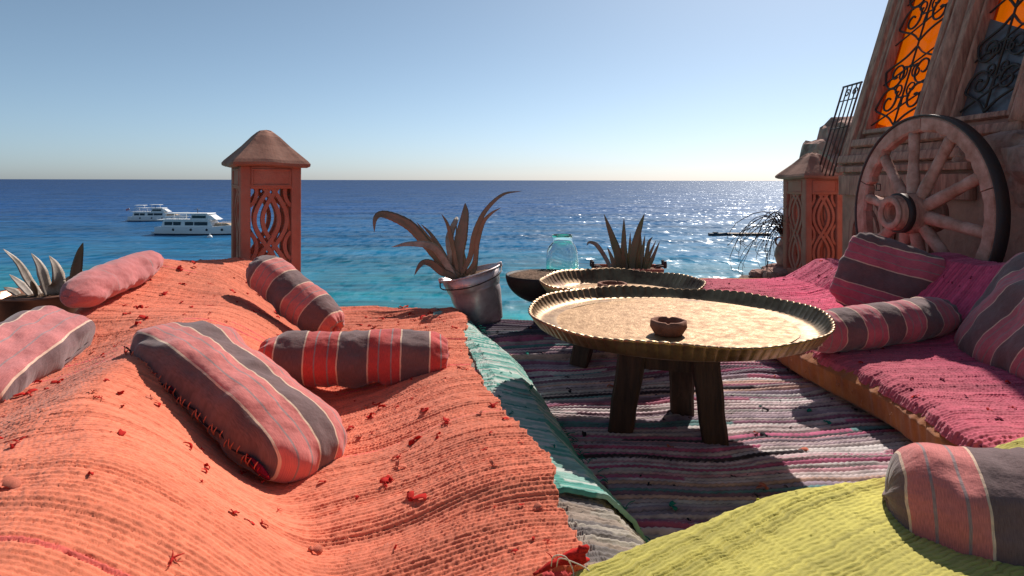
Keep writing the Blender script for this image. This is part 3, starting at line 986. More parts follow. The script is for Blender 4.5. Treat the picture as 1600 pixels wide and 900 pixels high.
def bolster(name, label, material, c, ex, ez, L, Rr, seed=0, flat=0.9, bend=0.0, gather=1.0, noise=1.0, group='striped cushions', ends=(1, 1), soft=5.0, uoff=0.0):
    nt, k = 90, 64
    t_ = np.sin(np.linspace(-1, 1, nt) * math.pi / 2)
    prof = (1 - np.abs(t_) ** soft) ** (1 / 2.2)
    th = np.arange(k) * 2 * math.pi / k
    T_, TH = np.meshgrid(t_, th, indexing='ij')
    Rg = prof[:, None] * np.ones_like(TH)
    endw = sstep((np.abs(T_) - 0.80) / 0.18)
    wr = np.sin(TH * 13 + seed + 2.2 * np.sin(TH * 3 + seed)) * 0.09 * endw * gather
    nz = fbm(T_ * L * 8 + seed, np.sin(TH) * 1.3 + np.cos(TH) * 0.9, 300 + seed, 3)
    nz2 = fbm(T_ * L * 22 + 3 * seed, np.sin(TH) * 2.2 + np.cos(TH) * 1.7, 340 + seed, 2)
    crz = np.sin(T_ * L * 55 + 4 * np.sin(TH * 2 + seed) + 6 * nz) * np.clip(vnoise(T_ * L * 6 + seed, np.sin(TH + seed) * 1.5, 350 + seed), 0, 1)
    Rg = Rg * (1 + wr) * (1 + 0.15 * nz * noise + 0.035 * nz2 + 0.035 * crz)
    Xx = T_ * L / 2 + 0.008 * nz * endw
    # gathered ends sink in
    sink = sstep((prof[:, None] * 0 + np.abs(T_) - 0.965) / 0.03)
    Yy = Rg * Rr * np.cos(TH); Zz = Rg * Rr * np.sin(TH) * flat
    Xx = Xx - np.sign(T_) * sink * 0.018 * gather
    Zz = Zz + bend * (T_ ** 2 - .4)
    V = np.stack([Xx, Yy, Zz], -1).reshape(-1, 3)
    i = np.arange(nt - 1)[:, None] * k + np.arange(k)[None, :]
    j = np.arange(nt - 1)[:, None] * k + (np.arange(k)[None, :] + 1) % k
    F = np.stack([i, j, j + k, i + k], -1).reshape(-1, 4)
    uv = np.stack([(T_ * L / 2 + uoff), TH * Rr], -1).reshape(-1, 2)
    Mx = basis(*frame_from(ex, ez), c)
    base = np.array(c, float) - np.array([0, 0, Rr * flat])
    o = thing(name, label, 'cushion', base, group)
    put('cover', (xf((V, F), Mx)[0], F), material, o, uv=uv)
    for sgn, on in zip((-1, 1), ends):
        if not on: continue
        kn = lathe([(0, -.4), (.6, -.3), (1, 0.1), (.7, .7), (0, .9)], 10)
        kv = kn[0] * 0.012 * (1 + .25 * rng.uniform(-1, 1, (len(kn[0]), 1)))
        kv = np.stack([sgn * (L / 2 - 0.014) + kv[:, 2] * sgn, kv[:, 0], kv[:, 1] + bend * .6], 1)
        put('tied_end', xf((kv, kn[1]), Mx), material, o, uv=np.zeros((len(kv), 2)) + [sgn * L / 2 + uoff, 0])
    return o, Mx


S1 = stripes('stripe_wide', 0.055, 0.098, offset=0.158)
S2 = stripes('stripe_ring', 0.088, 0.10, offset=0.03)
S3 = stripes('stripe_red', 0.085, 0.105, offset=0.044, pink=(0.55, 0.075, 0.065))
S4 = stripes('stripe_near', 0.10, 0.115, offset=0.0)
S5 = stripes('stripe_faded', 0.07, 0.135, offset=0.15, fade=(1.0, 1.0, 1.05), pink=(0.52, 0.17, 0.155))
S6 = stripes('stripe_mauve', 0.10, 0.11, offset=0.05, pink=(0.52, 0.115, 0.15))
S7 = stripes('stripe_lean', 0.085, 0.10, offset=0.0, pink=(0.52, 0.13, 0.15))

S8 = stripes('stripe_plain', 0.02, 0.75, offset=0.40, pink=(0.50, 0.15, 0.145))

# long flat cushion in the middle of the left bench, with its hand-stitched open seam
c3 = np.array([-0.680, 1.580, 0.280])
ex3 = nrm(np.array([0.53, -0.31, -0.225]))
ez3 = nrm(np.array([0.32, -0.08, 0.93]))
cu3, M3, H3 = cushion('cushion', 'large flat pink and charcoal cushion with a torn, hand-stitched seam on the coral rug', S1, c3, ex3, ez3, 0.63, 0.25, 0.14, stripe='y', a=5, b=3.0, seed=3, bend=-0.012, seam=False)
st = []
for k in range(26):
    t = -0.42 + k * 0.033
    x = t * 0.62
    for sgn in ((1,) if k % 3 else (1, -1)):
        zz = -0.012 + 0.006 * math.sin(k * 2.1)
        p0 = np.array([x, -0.125, zz - 0.013]); p1 = np.array([x + 0.008 * sgn, -0.133, zz + 0.014])
        st.append(tube([p0, (p0 + p1) / 2 + [0, -.004, 0], p1], 0.0013, 4, 5))
put('stitching', xf(join(*st), M3), M_rag_coral, cu3)
ln = tube([np.array([t * 0.62, -0.1275 + 0.004 * (abs(t) > .4), -0.012 + 0.005 * math.sin(t * 40)]) for t in np.linspace(-.46, .46, 40)], 0.0022, 5)
put('seam', xf(ln, M3), M_rag_dark, cu3)
for (t, l_) in ((-0.17, 0.05), (0.41, 0.045)):
    hole = lathe([(0, .2), (.6, .12), (1, 0), (.6, -.12), (0, -.2)], 16)
    hv = np.stack([t * 0.62 + hole[0][:, 0] * l_, -0.124 + hole[0][:, 2] * .01, -0.012 + hole[0][:, 1] * 0.012], 1)
    put('torn_opening', xf((hv, hole[1]), M3), M_rag_plum, cu3)
    fl = []
    for k in range(10):
        b0 = np.array([t * 0.62 + random.uniform(-l_, l_), -0.125, -0.012 + random.uniform(-.01, .01)])
        fl.append(tube([b0, b0 + [random.uniform(-.01, .01), -.008, random.uniform(-.008, .008)]], 0.0011, 4))
    put('stuffing', xf(join(*fl), M3), M_rag_red, cu3)

# leaning bolster and lying bolster behind it
bolster('bolster', 'charcoal and pink bolster leaning against the coral backrest', S2, (-0.90, 2.66, 0.315), (0.40, -0.16, -0.245), (0.4, 0.1, 0.9), 0.50, 0.098, seed=1, flat=0.9, uoff=0.04)
bolster('bolster', 'red and charcoal bolster lying flat on the coral seat', S3, (-0.495, 2.03, 0.236), (0.985, 0.13, -0.012), (0, 0, 1), 0.60, 0.092, seed=2, flat=0.92, soft=7)

# two faded cushions on the crest of the backrest
bolster('bolster', 'faded plain pink bolster along the top of the coral backrest, farther end', S8, (-1.462, 2.375, 0.440), (-0.09, 0.65, 0.036), (0.2, 0, 1), 0.68, 0.066, seed=5, flat=0.85, noise=1.6, uoff=0.0, gather=0.35, ends=(0, 1))
cushion('cushion', 'faded pink box cushion with charcoal side at the left edge, on the backrest', S5, (-1.305, 1.69, 0.322), (-0.10, 0.50, 0.055), (0.35, -0.10, 0.93), 0.58, 0.20, 0.16, stripe='y', a=5, b=3.4, seed=6, uvrot=0.02)

# right bench: upright square cushion, bolster, big leaning cushion
cushion('cushion', 'square mauve and pink cushion propped upright on the magenta backrest', S6, (1.755, 3.00, 0.335), (0.14, -0.06, 0.40), (-0.52, -0.80, 0.36), 0.38, 0.40, 0.12, stripe='x', a=6, b=2.5, seed=8, uvrot=-0.12)
bolster('bolster', 'pink and charcoal bolster lying across the magenta seat behind the tray', S7, (1.42, 2.46, 0.250), (0.66, 0.22, 0.03), (0, 0, 1), 0.74, 0.088, seed=9, flat=0.92, soft=7, uoff=0.06)
cushion('cushion', 'pink and charcoal striped cushion leaning on the right bench at the picture edge', S7, (1.77, 2.16, 0.345), (0.08, 0.60, -0.02), (-0.80, -0.18, 0.52), 0.58, 0.46, 0.14, stripe='x', a=6, b=2.5, seed=10, uvrot=0.45)
# near cushion on the lime rug
bolster('bolster', 'fat pink and charcoal cushion on the lime rug in the near right corner', S4, (1.025, 1.050, 0.228), (0.92, -0.36, 0.02), (0, -0.1, 1), 0.72, 0.120, seed=12, flat=0.86, soft=9, uoff=0.010, ends=(0, 0), gather=0.0)

# ------------------------------------------------------------------ tray tables
def tray(c, Rt, Hr, nfl, label, seed):
    """big round brass tray with fluted upright rim"""
    t = thing('tray', label, 'tray', c, 'brass trays')
    k = nfl * 8
    fl = Rt - Hr * 0.75

    def mod(th, i):
        w_ = [0, 0, 0, 0.25, 1, 1, 1.1, 1.1, 1, 1, .3, 0, 0, 0][i]
        s_ = np.abs(np.sin(th * nfl / 2)) ** 0.6
        wob = 0.004 * np.sin(th * 3 + seed) + 0.003 * np.sin(th * 7 + seed * 2)
        return w_ * (s_ - .6) * 0.009 * (Rt / .47), w_ * 0.004 * s_ + wob * w_
    prof = [(fl - 0.055, 0.004), (fl - 0.030, 0.006), (fl - .012, 0.004), (fl, 0.007), (fl + Hr * .35, Hr * .45), (fl + Hr * .62, Hr * .85), (Rt - 0.002, Hr), (Rt + .004, Hr - .002),
            (fl + Hr * .70, Hr * .78), (fl + Hr * .42, Hr * .38), (fl + 0.006, -0.001), (fl - .01, -0.006), (fl - 0.06, -0.006)]
    V, F = lathe(prof, k, c, mod)
    F = [f for f in F if len(f) == 4]
    put('rim', (V, F), M_brass_rim, t)
    rings = [(0.0, 0.0)]
    n = 30
    prof = [(fl - 0.054, -0.003)]
    V, F = [], []
    nr, na = 46, 160
    rr_ = np.linspace(0.001, fl - 0.0545, nr)[:, None] * np.ones((1, na)); ta = np.ones((nr, 1)) * (np.arange(na) * 2 * math.pi / na)[None, :]
    x = rr_ * np.cos(ta); y = rr_ * np.sin(ta)
    z = 0.0035 + 0.00022 * np.sin(rr_ * 2 * math.pi / 0.030 + 3 * fbm(x * 4, y * 4, 9, 2)) * sstep(rr_ / .1) + 0.006 * fbm(x * 4, y * 4, seed, 2) + 0.0007 * fbm(x * 22, y * 22, seed + 3, 2)
    i = np.arange(nr - 1)[:, None] * na + np.arange(na)[None, :]; j = np.arange(nr - 1)[:, None] * na + (np.arange(na)[None, :] + 1) % na
    F = np.stack([i, j, j + na, i + na], -1).reshape(-1, 4)
    put('pan', (np.stack([x + c[0], y + c[1], z + c[2]], -1).reshape(-1, 3), F), M_brass, t)
    bt = lathe([(0.0, -0.012), (fl - 0.05, -0.012), (fl - 0.05, -0.004), (0.0, -0.004)], 64, c)
    put('underside', bt, M_brass_rim, t)
    return t


def leg_geo(p0, p1, w0, w1, seed):
    """rough-hewn tapering leg"""
    n = 10
    p = np.linspace(p0, p1, n)
    p[:, 0] += 0.0012 * np.sin(np.arange(n) * 1.3 + seed); p[:, 1] += 0.0012 * np.cos(np.arange(n) * 1.7 + seed)
    sec = np.array([(-1, -.8), (-.8, -1), (.8, -1), (1, -.8), (1, .8), (.8, 1), (-.8, 1), (-1, .8)], float)
    V, F = sweep(p, sec, np.linspace(w0, w1, n), up=(0.3, 1, 0.0))
    V = V + 0.0022 * np.stack([fbm(V[:, 2] * 30 + seed, V[:, 0] * 20, seed, 2), fbm(V[:, 2] * 30, V[:, 1] * 20 + seed, seed + 5, 2), V[:, 2] * 0], 1)
    return V, F


def table(feet, ctr, ztop, label, hub=0.13, seed=0):
    t = thing('low_table', label, 'table', (ctr[0], ctr[1], 0), 'low tray tables')
    tops = []
    for k, (x, y) in enumerate(feet):
        tx = ctr[0] + (x - ctr[0]) * 0.72; ty = ctr[1] + (y - ctr[1]) * 0.72
        put('leg', leg_geo((x, y, 0.005), (tx, ty, ztop - 0.004), 0.038, 0.044, seed + k), M_darkwood, t, smooth=False)
        tops.append((tx, ty))
    for k in range(3):
        a, b = np.array(tops[k]), np.array(tops[(k + 1) % 3])
        d = nrm(b - a)
        p = np.linspace(np.array([*(a + d * .03), ztop - 0.06]), np.array([*(b - d * .03), ztop - 0.06]), 5)
        sec = np.array([(-.022, -.045), (.022, -.045), (.022, .045), (-.022, .045)])
        put('apron', sweep(p, sec, None, up=(0, 0, 1), transport=False), M_darkwood, t, smooth=False)
    V, F = lathe([(0, 0), (hub + .11, 0), (hub + .115, .004), (hub + .115, .018), (hub + .11, .022), (0, .022)], 40, (ctr[0], ctr[1], ztop - .002))
    put('top_board', (V, F), M_darkwood, t, smooth=False)
    return t


def ashtray(c, r, h, label, seed):
    def mod(th, i):
        hexa = r * 0.022 * np.cos(th * 6 + seed)
        notch = -0.0035 * (np.cos(th * 4 + seed) > 0.96) if i in (4, 5) else 0 * th
        return hexa, notch
    pr = [(0.0, 0), (r * .72, 0), (r * .78, h * .10), (r, h * .55), (r * .97, h), (r * .80, h * 1.0), (r * .74, h * .55), (r * .55, h * .3), (0, h * .28)]
    o = put('ashtray', lathe(pr, 60, c, mod), M_ashclay, loc=c)
    return tag(o, label, 'ashtray', 'clay ashtrays')


T1 = np.array([0.512, 2.03]); Z1 = 0.348
table([(0.346, 2.03), (0.62, 1.945), (0.585, 2.185)], T1, Z1 - 0.032, 'three-legged dark wooden low table under the large front tray', seed=1)
tray((T1[0], T1[1], Z1), 0.454, 0.040, 96, 'large round brass tray with fluted rim on the front low table', 1)
ashtray((*(P(1045, 523, 1.86)[:2]), Z1 + 0.005), 0.052, 0.042, 'clay ashtray on the large front tray', 1)
T2 = np.array([0.497, 2.92]); Z2 = 0.278
table([(0.287, 2.73), (0.63, 2.78), (0.55, 3.04)], T2, Z2 - 0.032, 'low wooden table under the smaller tray, mostly hidden', hub=0.08, seed=5)
tray((T2[0], T2[1], Z2), 0.368, 0.066, 72, 'smaller round brass tray standing behind the large one', 2)
ashtray((*(P(957, 452, 2.84)[:2]), Z2 + 0.005), 0.066, 0.062, 'clay ashtray on the smaller rear tray', 2)

# ------------------------------------------------------------------ pots and plants along the edge
def leaf(parent, pts, wmax, material, name='leaf', thick=0.28, spines=True, face=(0, -1, 0.3)):
    p = smooth_path(pts, 44)
    s = np.linspace(0, 1, 44)
    wd = wmax * np.interp(s, [0, .15, .45, .8, .95, 1], [.75, .95, 1.0, .52, .2, .05])
    wd = wd * (1 + 0.07 * (np.arange(44) % 2) * (s < .93))
    sec = np.array([(-1, .25), (-.55, -.25), (0, -.42), (.55, -.25), (1, .25), (.5, .12), (0, .02), (-.5, .12)])
    V, F = sweep(p, sec, np.stack([wd, wd * (0.55 + thick)], 1), up=face, transport=False)
    o = put(name, (V, F), material, parent)
    return o


def px_path(pts, d, dy=0.0):
    n = len(pts)
    return [P(x, y, d + dy * i / (n - 1)) for i, (x, y) in enumerate(pts)]


# leaning zinc bucket with a dried aloe
DB = 3.52
bb = np.array(P(757, 505, DB)); bt = np.array(P(735, 424, DB))
bb[2] = 0.016
axis = nrm(bt - bb); Hb = np.linalg.norm(bt - bb)
exb, eyb, ezb = frame_from(np.cross([0, 1, 0], axis), axis)
Mb = basis(exb, eyb, ezb, bb)
bk = thing('bucket', 'dented zinc bucket leaning left on the terrace edge, holding a dried aloe', 'bucket', bb)
def dent(th, i):
    return 0.004 * np.sin(th * 3 + i * .8) + 0.003 * np.sin(th * 5 - i), 0
hb = Hb
put('body', xf(lathe([(0, 0), (.100, 0), (.106, .006), (.118, hb * .25), (.136, hb * .55), (.139, hb * .66), (.143, hb * .68), (.143, hb * .70), (.147, hb * .72), (.165, hb * .98), (.158, hb * .98), (.140, hb * .7), (.12, hb * .5), (0, hb * .5)], 64, mod=dent), Mb), M_zinc, bk)
put('rim', xf(lathe([(.160, hb * .975), (.166, hb * .965), (.172, hb * .978), (.170, hb * .995), (.164, hb * 1.0), (.159, hb * .99)], 64, close=True), Mb), M_zinc, bk)
for sx in (-1, 1):
    put('handle_lug', xf(box(sx * .168 - .012, sx * .168 + .012, -.014, .014, hb * .93, hb * 1.03, .004), Mb), M_zinc, bk)
hp = [np.array([-.176, 0, hb * .97]), np.array([-.15, -.12, hb * .86]), np.array([0.0, -.178, hb * .80]), np.array([.15, -.12, hb * .86]), np.array([.176, 0, hb * .97])]
put('handle', xf(tube(hp, 0.0035, 6, 30), Mb), M_iron, bk)
put('soil', xf(lathe([(0, hb * .93), (.08, hb * .925), (.150, hb * .90), (.145, hb * .88)], 40, mod=lambda th, i: (0, .006 * np.sin(th * 5 + i * 2))), Mb), M_soil, bk)

al = thing('aloe_plant', 'dried brown aloe with long curling leaves in the zinc bucket', 'plant', P(728, 425, DB))
LV = [([(722, 428), (735, 400), (742, 365), (758, 330), (785, 304), (815, 298)], .013, -.10, M_leaf),
      ([(728, 428), (742, 410), (746, 378), (755, 348), (768, 333), (783, 324)], .012, -.18, M_leaf),
      ([(718, 432), (716, 400), (722, 365), (727, 335), (727, 317)], .030, .05, M_leaf),
      ([(712, 430), (706, 400), (703, 370), (712, 345), (714, 338)], .020, .16, M_leaf_pale),
      ([(716, 428), (708, 385), (700, 352), (690, 334)], .011, -.06, M_leaf),
      ([(712, 432), (695, 400), (675, 368), (658, 350)], .012, .12, M_leaf),
      ([(710, 430), (690, 398), (668, 370), (651, 347)], .013, .02, M_leaf),
      ([(718, 434), (690, 408), (662, 375), (640, 352), (612, 338), (594, 335), (586, 344), (585, 362)], .024, -.12, M_leaf),
      ([(712, 436), (690, 400), (672, 384), (640, 381), (612, 386)], .018, -.2, M_leaf_pale),
      ([(716, 436), (700, 428), (690, 424), (675, 412), (662, 410), (654, 418), (648, 430)], .018, -.14, M_leaf),
      ([(720, 434), (724, 405), (716, 380), (713, 350)], .014, .2, M_leaf),
      ([(722, 434), (738, 425), (744, 408), (745, 385)], .014, .12, M_leaf)]
for pts, wd, dy, mt in LV:
    leaf(al, px_path(pts, DB, dy), wd * 1.15, mt)

# plinth behind the tables carrying bowl, jar and planter
tag(put('plinth', box(0.19, 1.06, 3.17, 3.78, -0.01, 0.165, 0.02), M_terrace), 'low stone plinth behind the tray tables carrying jar and planter', 'plinth')

# iron bowl of gravel
bw = thing('iron_bowl', 'black round-bottomed iron bowl full of sandy soil beside the bucket', 'bowl', (0.165, 3.365, 0.155))
prb = [(0, 0)] + [(0.198 * math.sin(a), 0.148 * (1 - math.cos(a))) for a in np.linspace(.12, 1.57, 14)] + [(0.195, .152), (.188, .150), (.17, .12), (0, .10)]
put('bowl', lathe(prb, 56, (0.165, 3.365, 0.155)), M_black, bw)
so = lathe([(0, .165), (.05, .163), (.1, .158), (.14, .152), (.17, .145), (.187, .138)], 48, (0.165, 3.365, 0.155))
so = (so[0] + np.stack([0 * so[0][:, 0], 0 * so[0][:, 0], 0.012 * fbm(so[0][:, 0] * 40, so[0][:, 1] * 40, 5, 3)], 1), so[1])
put('soil', so, M_soil, bw)

# glass jar
def glass_mat():
    m = bpy.data.materials.new('aqua_glass'); m.use_nodes = True
    b = m.node_tree.nodes['Principled BSDF']
    b.inputs['Base Color'].default_value = (0.84, 0.97, 0.95, 1)
    b.inputs['Roughness'].default_value = 0.03
    b.inputs['IOR'].default_value = 1.45
    b.inputs['Transmission Weight'].default_value = 1.0
    return m
M_glass = glass_mat()
jc = P(879, 475, 3.60); jc[2] = 0.166
JH = 0.328
def jwob(th, i): return 0.0015 * np.sin(th * 3 + i), 0
jp = [(0, 0), (.080, 0), (.090, .010), (.091, .10), (.090, .19), (.086, .235), (.076, .262), (.060, .282), (.054, .288), (.053, JH - .02), (.057, JH - .012), (.057, JH), (.052, JH),
      (.050, JH - .015), (.050, .288), (.057, .277), (.072, .258), (.082, .232), (.087, .19), (.087, .02), (.078, .008), (0, .008)]
jar = put('glass_jar', lathe(jp, 72, jc, jwob), M_glass, loc=jc)
tag(jar, 'empty pale aqua glass jar standing between bowl and planter', 'jar')

# planter box with upright aloe
pc = P(985, 470, 3.53); pc[2] = 0.166
pl = thing('planter', 'red-brown planter box with dark iron handles behind the rear tray', 'planter', pc)
x0, x1 = P(930, 0, 3.53)[0], P(1031, 0, 3.53)[0]
def tub(x0, x1, y0, y1, z0, z1, fl=.02, t=.012):
    o = [(x0 + fl, y0 + fl, z0), (x1 - fl, y0 + fl, z0), (x1 - fl, y1 - fl, z0), (x0 + fl, y1 - fl, z0)]
    u = [(x0, y0, z1), (x1, y0, z1), (x1, y1, z1), (x0, y1, z1)]
    i = [(x0 + t, y0 + t, z1), (x1 - t, y0 + t, z1), (x1 - t, y1 - t, z1), (x0 + t, y1 - t, z1)]
    d = [(x0 + t, y0 + t, z1 - .05), (x1 - t, y0 + t, z1 - .05), (x1 - t, y1 - t, z1 - .05), (x0 + t, y1 - t, z1 - .05)]
    V = o + u + i + d
    F = [(3, 2, 1, 0)]
    for a in (0, 4, 8):
        for k in range(4): F.append((a + k, a + (k + 1) % 4, a + 4 + (k + 1) % 4, a + 4 + k))
    F.append((12, 13, 14, 15))
    return np.array(V), F
put('box', tub(x0, x1, 3.42, 3.64, 0.168, 0.325), M_clay, pl, smooth=False)
put('soil', box(x0 + .014, x1 - .014, 3.436, 3.624, 0.25, 0.310, .006), M_soil, pl)
for xx, sg in ((x0, -1), (x1, 1)):
    for dy in (0.0, .06):
        put('handle', tube([(xx - sg * .03, 3.48 + dy, .327), (xx + sg * .005, 3.48 + dy, .333), (xx + sg * .02, 3.48 + dy, .327), (xx + sg * .018, 3.48 + dy, .36)], [.006, .006, .008, .009], 6, 10), M_iron, pl)
al2 = thing('aloe_plant', 'upright spiky aloe growing in the planter box', 'plant', (pc[0], 3.53, .31))
LV = [([(958, 425), (945, 400), (932, 382), (921, 378), (917, 383)], .012, -.08, M_leaf_pale),
      ([(962, 425), (957, 405), (949, 385)], .013, .06, M_leaf),
      ([(972, 425), (965, 395), (955, 365), (944, 334)], .022, -.02, M_leaf_green),
      ([(965, 425), (962, 390), (953, 352)], .013, .06, M_leaf_green),
      ([(978, 425), (975, 395), (975, 340)], .021, .02, M_leaf_green),
      ([(974, 425), (974, 405), (974, 382)], .012, -.08, M_leaf_green),
      ([(984, 425), (984, 395), (985, 362)], .011, .06, M_leaf_green),
      ([(988, 425), (990, 395), (998, 360), (1007, 333)], .022, -.02, M_leaf_green),
      ([(994, 425), (1000, 395), (1001, 360)], .013, .08, M_leaf_green),
      ([(999, 425), (1003, 400), (1008, 366)], .013, .02, M_leaf_green),
      ([(1003, 425), (1010, 400), (1014, 378), (1020, 369)], .011, .05, M_leaf_green),
      ([(1006, 425), (1012, 405), (1025, 375)], .012, -.04, M_leaf_green),
      ([(1010, 425), (1020, 402), (1031, 376)], .011, .02, M_leaf_green),
      ([(999, 425), (999, 410), (999, 393)], .008, -.08, M_leaf_green)]
for pts, wd, dy, mt in LV:
    leaf(al2, px_path(pts, 3.53, dy), wd, mt)

# copper pot at the left with pale aloe
DP = 3.2
pp = np.array([-2.36, DP, 0.0])
pt = thing('copper_pot', 'dull copper pot behind the backrest at the left edge', 'pot', pp)
put('body', lathe([(0, 0), (.150, 0), (.157, .01), (.188, .14), (.205, .215), (.212, .225), (.216, .234), (.210, .240), (.200, .232), (.18, .15), (0, .14)], 64, pp, lambda th, i: (0.004 * np.sin(th * 3 + i), 0)), M_copper, pt)
put('soil', lathe([(0, .215), (.1, .212), (.196, .205), (.19, .19)], 40, pp, lambda th, i: (0, .008 * np.sin(th * 6 + i * 2))), M_soil, pt)
al3 = thing('aloe_plant', 'pale stubby aloe growing in the copper pot at the left', 'plant', pp + [0, 0, .21])
LV = [([(62, 462), (45, 440), (28, 412), (5, 390)], .022, -.08, M_leaf_pale),
      ([(48, 462), (32, 445), (15, 430)], .020, .05, M_leaf_pale),
      ([(76, 462), (68, 435), (61, 415), (49, 397)], .026, -.02, M_leaf_pale),
      ([(84, 462), (90, 440), (86, 418), (77, 401)], .034, -.08, M_leaf_pale),
      ([(112, 462), (118, 430), (124, 400), (130, 380)], .024, -.03, M_leaf),
      ([(96, 462), (105, 445), (110, 432)], .03, .03, M_leaf),
      ([(118, 462), (126, 442), (128, 420)], .016, .05, M_leaf),
      ([(28, 462), (18, 455), (6, 450)], .02, .02, M_leaf_pale),
      ([(56, 462), (52, 450), (50, 440)], .022, -.1, M_leaf)]
for pts, wd, dy, mt in LV:
    leaf(al3, px_path(pts, DP, dy), wd, mt, face=(0.5, -0.4, 0.8))

# ------------------------------------------------------------------ pierced terracotta pillars
def rotz(a, o):
    c, s = math.cos(a), math.sin(a)
    return basis([c, s, 0], [-s, c, 0], [0, 0, 1], o)


def pillar(c, ang, ztop, label, seed, w=0.315):
    t = thing('pillar', label, 'pillar', (c[0], c[1], 0), 'pierced terracotta pillars')
    h = w / 2
    capH = 0.20
    zb = ztop - capH
    M0 = rotz(ang, (c[0], c[1], 0))
    pw = 0.052
    # corner posts with a slight outward flare at the top
    for sx in (-1, 1):
        for sy in (-1, 1):
            x0, x1 = sorted((sx * h, sx * (h - pw))); y0, y1 = sorted((sy * h, sy * (h - pw)))
            V, F = box(x0, x1, y0, y1, -0.0, zb, 0.007)
            put('corner_post', xf((V, F), M0), M_clay, t)
    ow = h - pw            # half opening
    zt = zb - 0.125        # top of the lattice
    zl = 0.10
    for k in range(4):
        Mk = M0 @ rotz(k * math.pi / 2, (0, 0, 0))
        V, F = box(-ow - .002, ow + .002, -h + .004, -h + .05, zt, zb - .001, 0.005)
        put('top_band', xf((V, F), Mk), M_clay, t)
        fr = []
        for (a0, a1, b0, b1) in ((-ow + .004, ow - .004, zb - .025, zb - .017), (-ow + .004, ow - .004, zt + .014, zt + .022), (-ow + .004, -ow + .012, zt + .022, zb - .025), (ow - .012, ow - .004, zt + .022, zb - .025)):
            fr.append(box(a0, a1, -h - .002, -h + .01, b0, b1, 0.002))
        put('band_moulding', xf(join(*fr), Mk), M_clay, t)
        put('bottom_band', xf(box(-ow - .002, ow + .002, -h + .004, -h + .05, 0.0, zl, 0.005), Mk), M_clay, t)
        # interlaced strap lattice
        Pd = 0.295
        ph0 = zt - 0.165
        zs = np.linspace(zl - .01, zt + .01, 110)
        strips = []
        sec = np.array([(-.0105, -.013), (.0105, -.013), (.0105, .013), (-.0105, .013)])
        for sg in (-1, 1):
            for off in (-0.021, 0.021):
                x = sg * (ow * 0.60) * np.cos(math.pi * (zs - ph0) / (Pd / 1.0) * 1.0) + off
                y = -h + 0.026 + 0.004 * sg * np.sin(math.pi * (zs - ph0) / Pd * 2) + off * .08
                keep = np.abs(x) < ow + .006
                x = np.clip(x, -ow - .004, ow + .004)
                strips.append(sweep(np.stack([x, y, zs], 1), sec, None, up=(0, 1, 0), transport=False))
        for q_ in range(-1, 4):
            zc = ph0 - Pd * (q_ + .5)
            if not (zl < zc < zt): continue
            for sg in (-1, 1):
                a = np.linspace(-1.1, 1.1, 16)
                x = sg * (ow + 0.030 - 0.062 * np.cos(a)); z = zc + 0.085 * np.sin(a)
                strips.append(sweep(np.stack([x, np.full(16, -h + .030), z], 1), sec * .9, None, up=(0, 1, 0), transport=False))
        put('lattice', xf(join(*strips), Mk), M_clay, t, smooth=False)
    # hipped cap with a thick, hand-pressed eave
    n = 12
    prof = [(h + .004, zb - .004), (h + .030, zb - .006), (h + .046, zb + .002), (h + .048, zb + .016), (h + .036, zb + .032), (h + .012, zb + .056), (h * .72, zb + .112), (h * .42, zb + .166), (h * .27, zb + .188), (h * .18, zb + .197), (0.001, zb + .200)]
    k = 64
    th = np.arange(k) * 2 * math.pi / k
    sq = (np.abs(np.cos(th)) ** 26 + np.abs(np.sin(th)) ** 26) ** (-1 / 26)
    V = []
    for i, (r, z) in enumerate(prof):
        rr = r * sq * (1 + 0.012 * np.sin(th * 5 + seed + i * .4))
        V.append(np.stack([rr * np.cos(th), rr * np.sin(th), z + 0.005 * np.sin(th * 3 + seed) + 0 * th], 1))
    V = np.concatenate(V)
    F = [(i * k + j, i * k + (j + 1) % k, (i + 1) * k + (j + 1) % k, (i + 1) * k + j) for i in range(len(prof) - 1) for j in range(k)]
    put('cap', xf((V, F), M0), M_claycap, t, smooth=False)
    return t


tag(put('pillar_footing', box(-1.75, -1.08, 3.30, 3.95, -0.3, -0.002, 0.02), M_terrace), kind='structure')
pillar((-1.385, 3.60), math.radians(32), 1.075, 'pierced terracotta pillar with pyramid cap behind the coral backrest', 1)
pillar((2.385, 5.08), math.radians(8), 1.020, 'pierced terracotta pillar with pyramid cap beside the building on the right', 2)

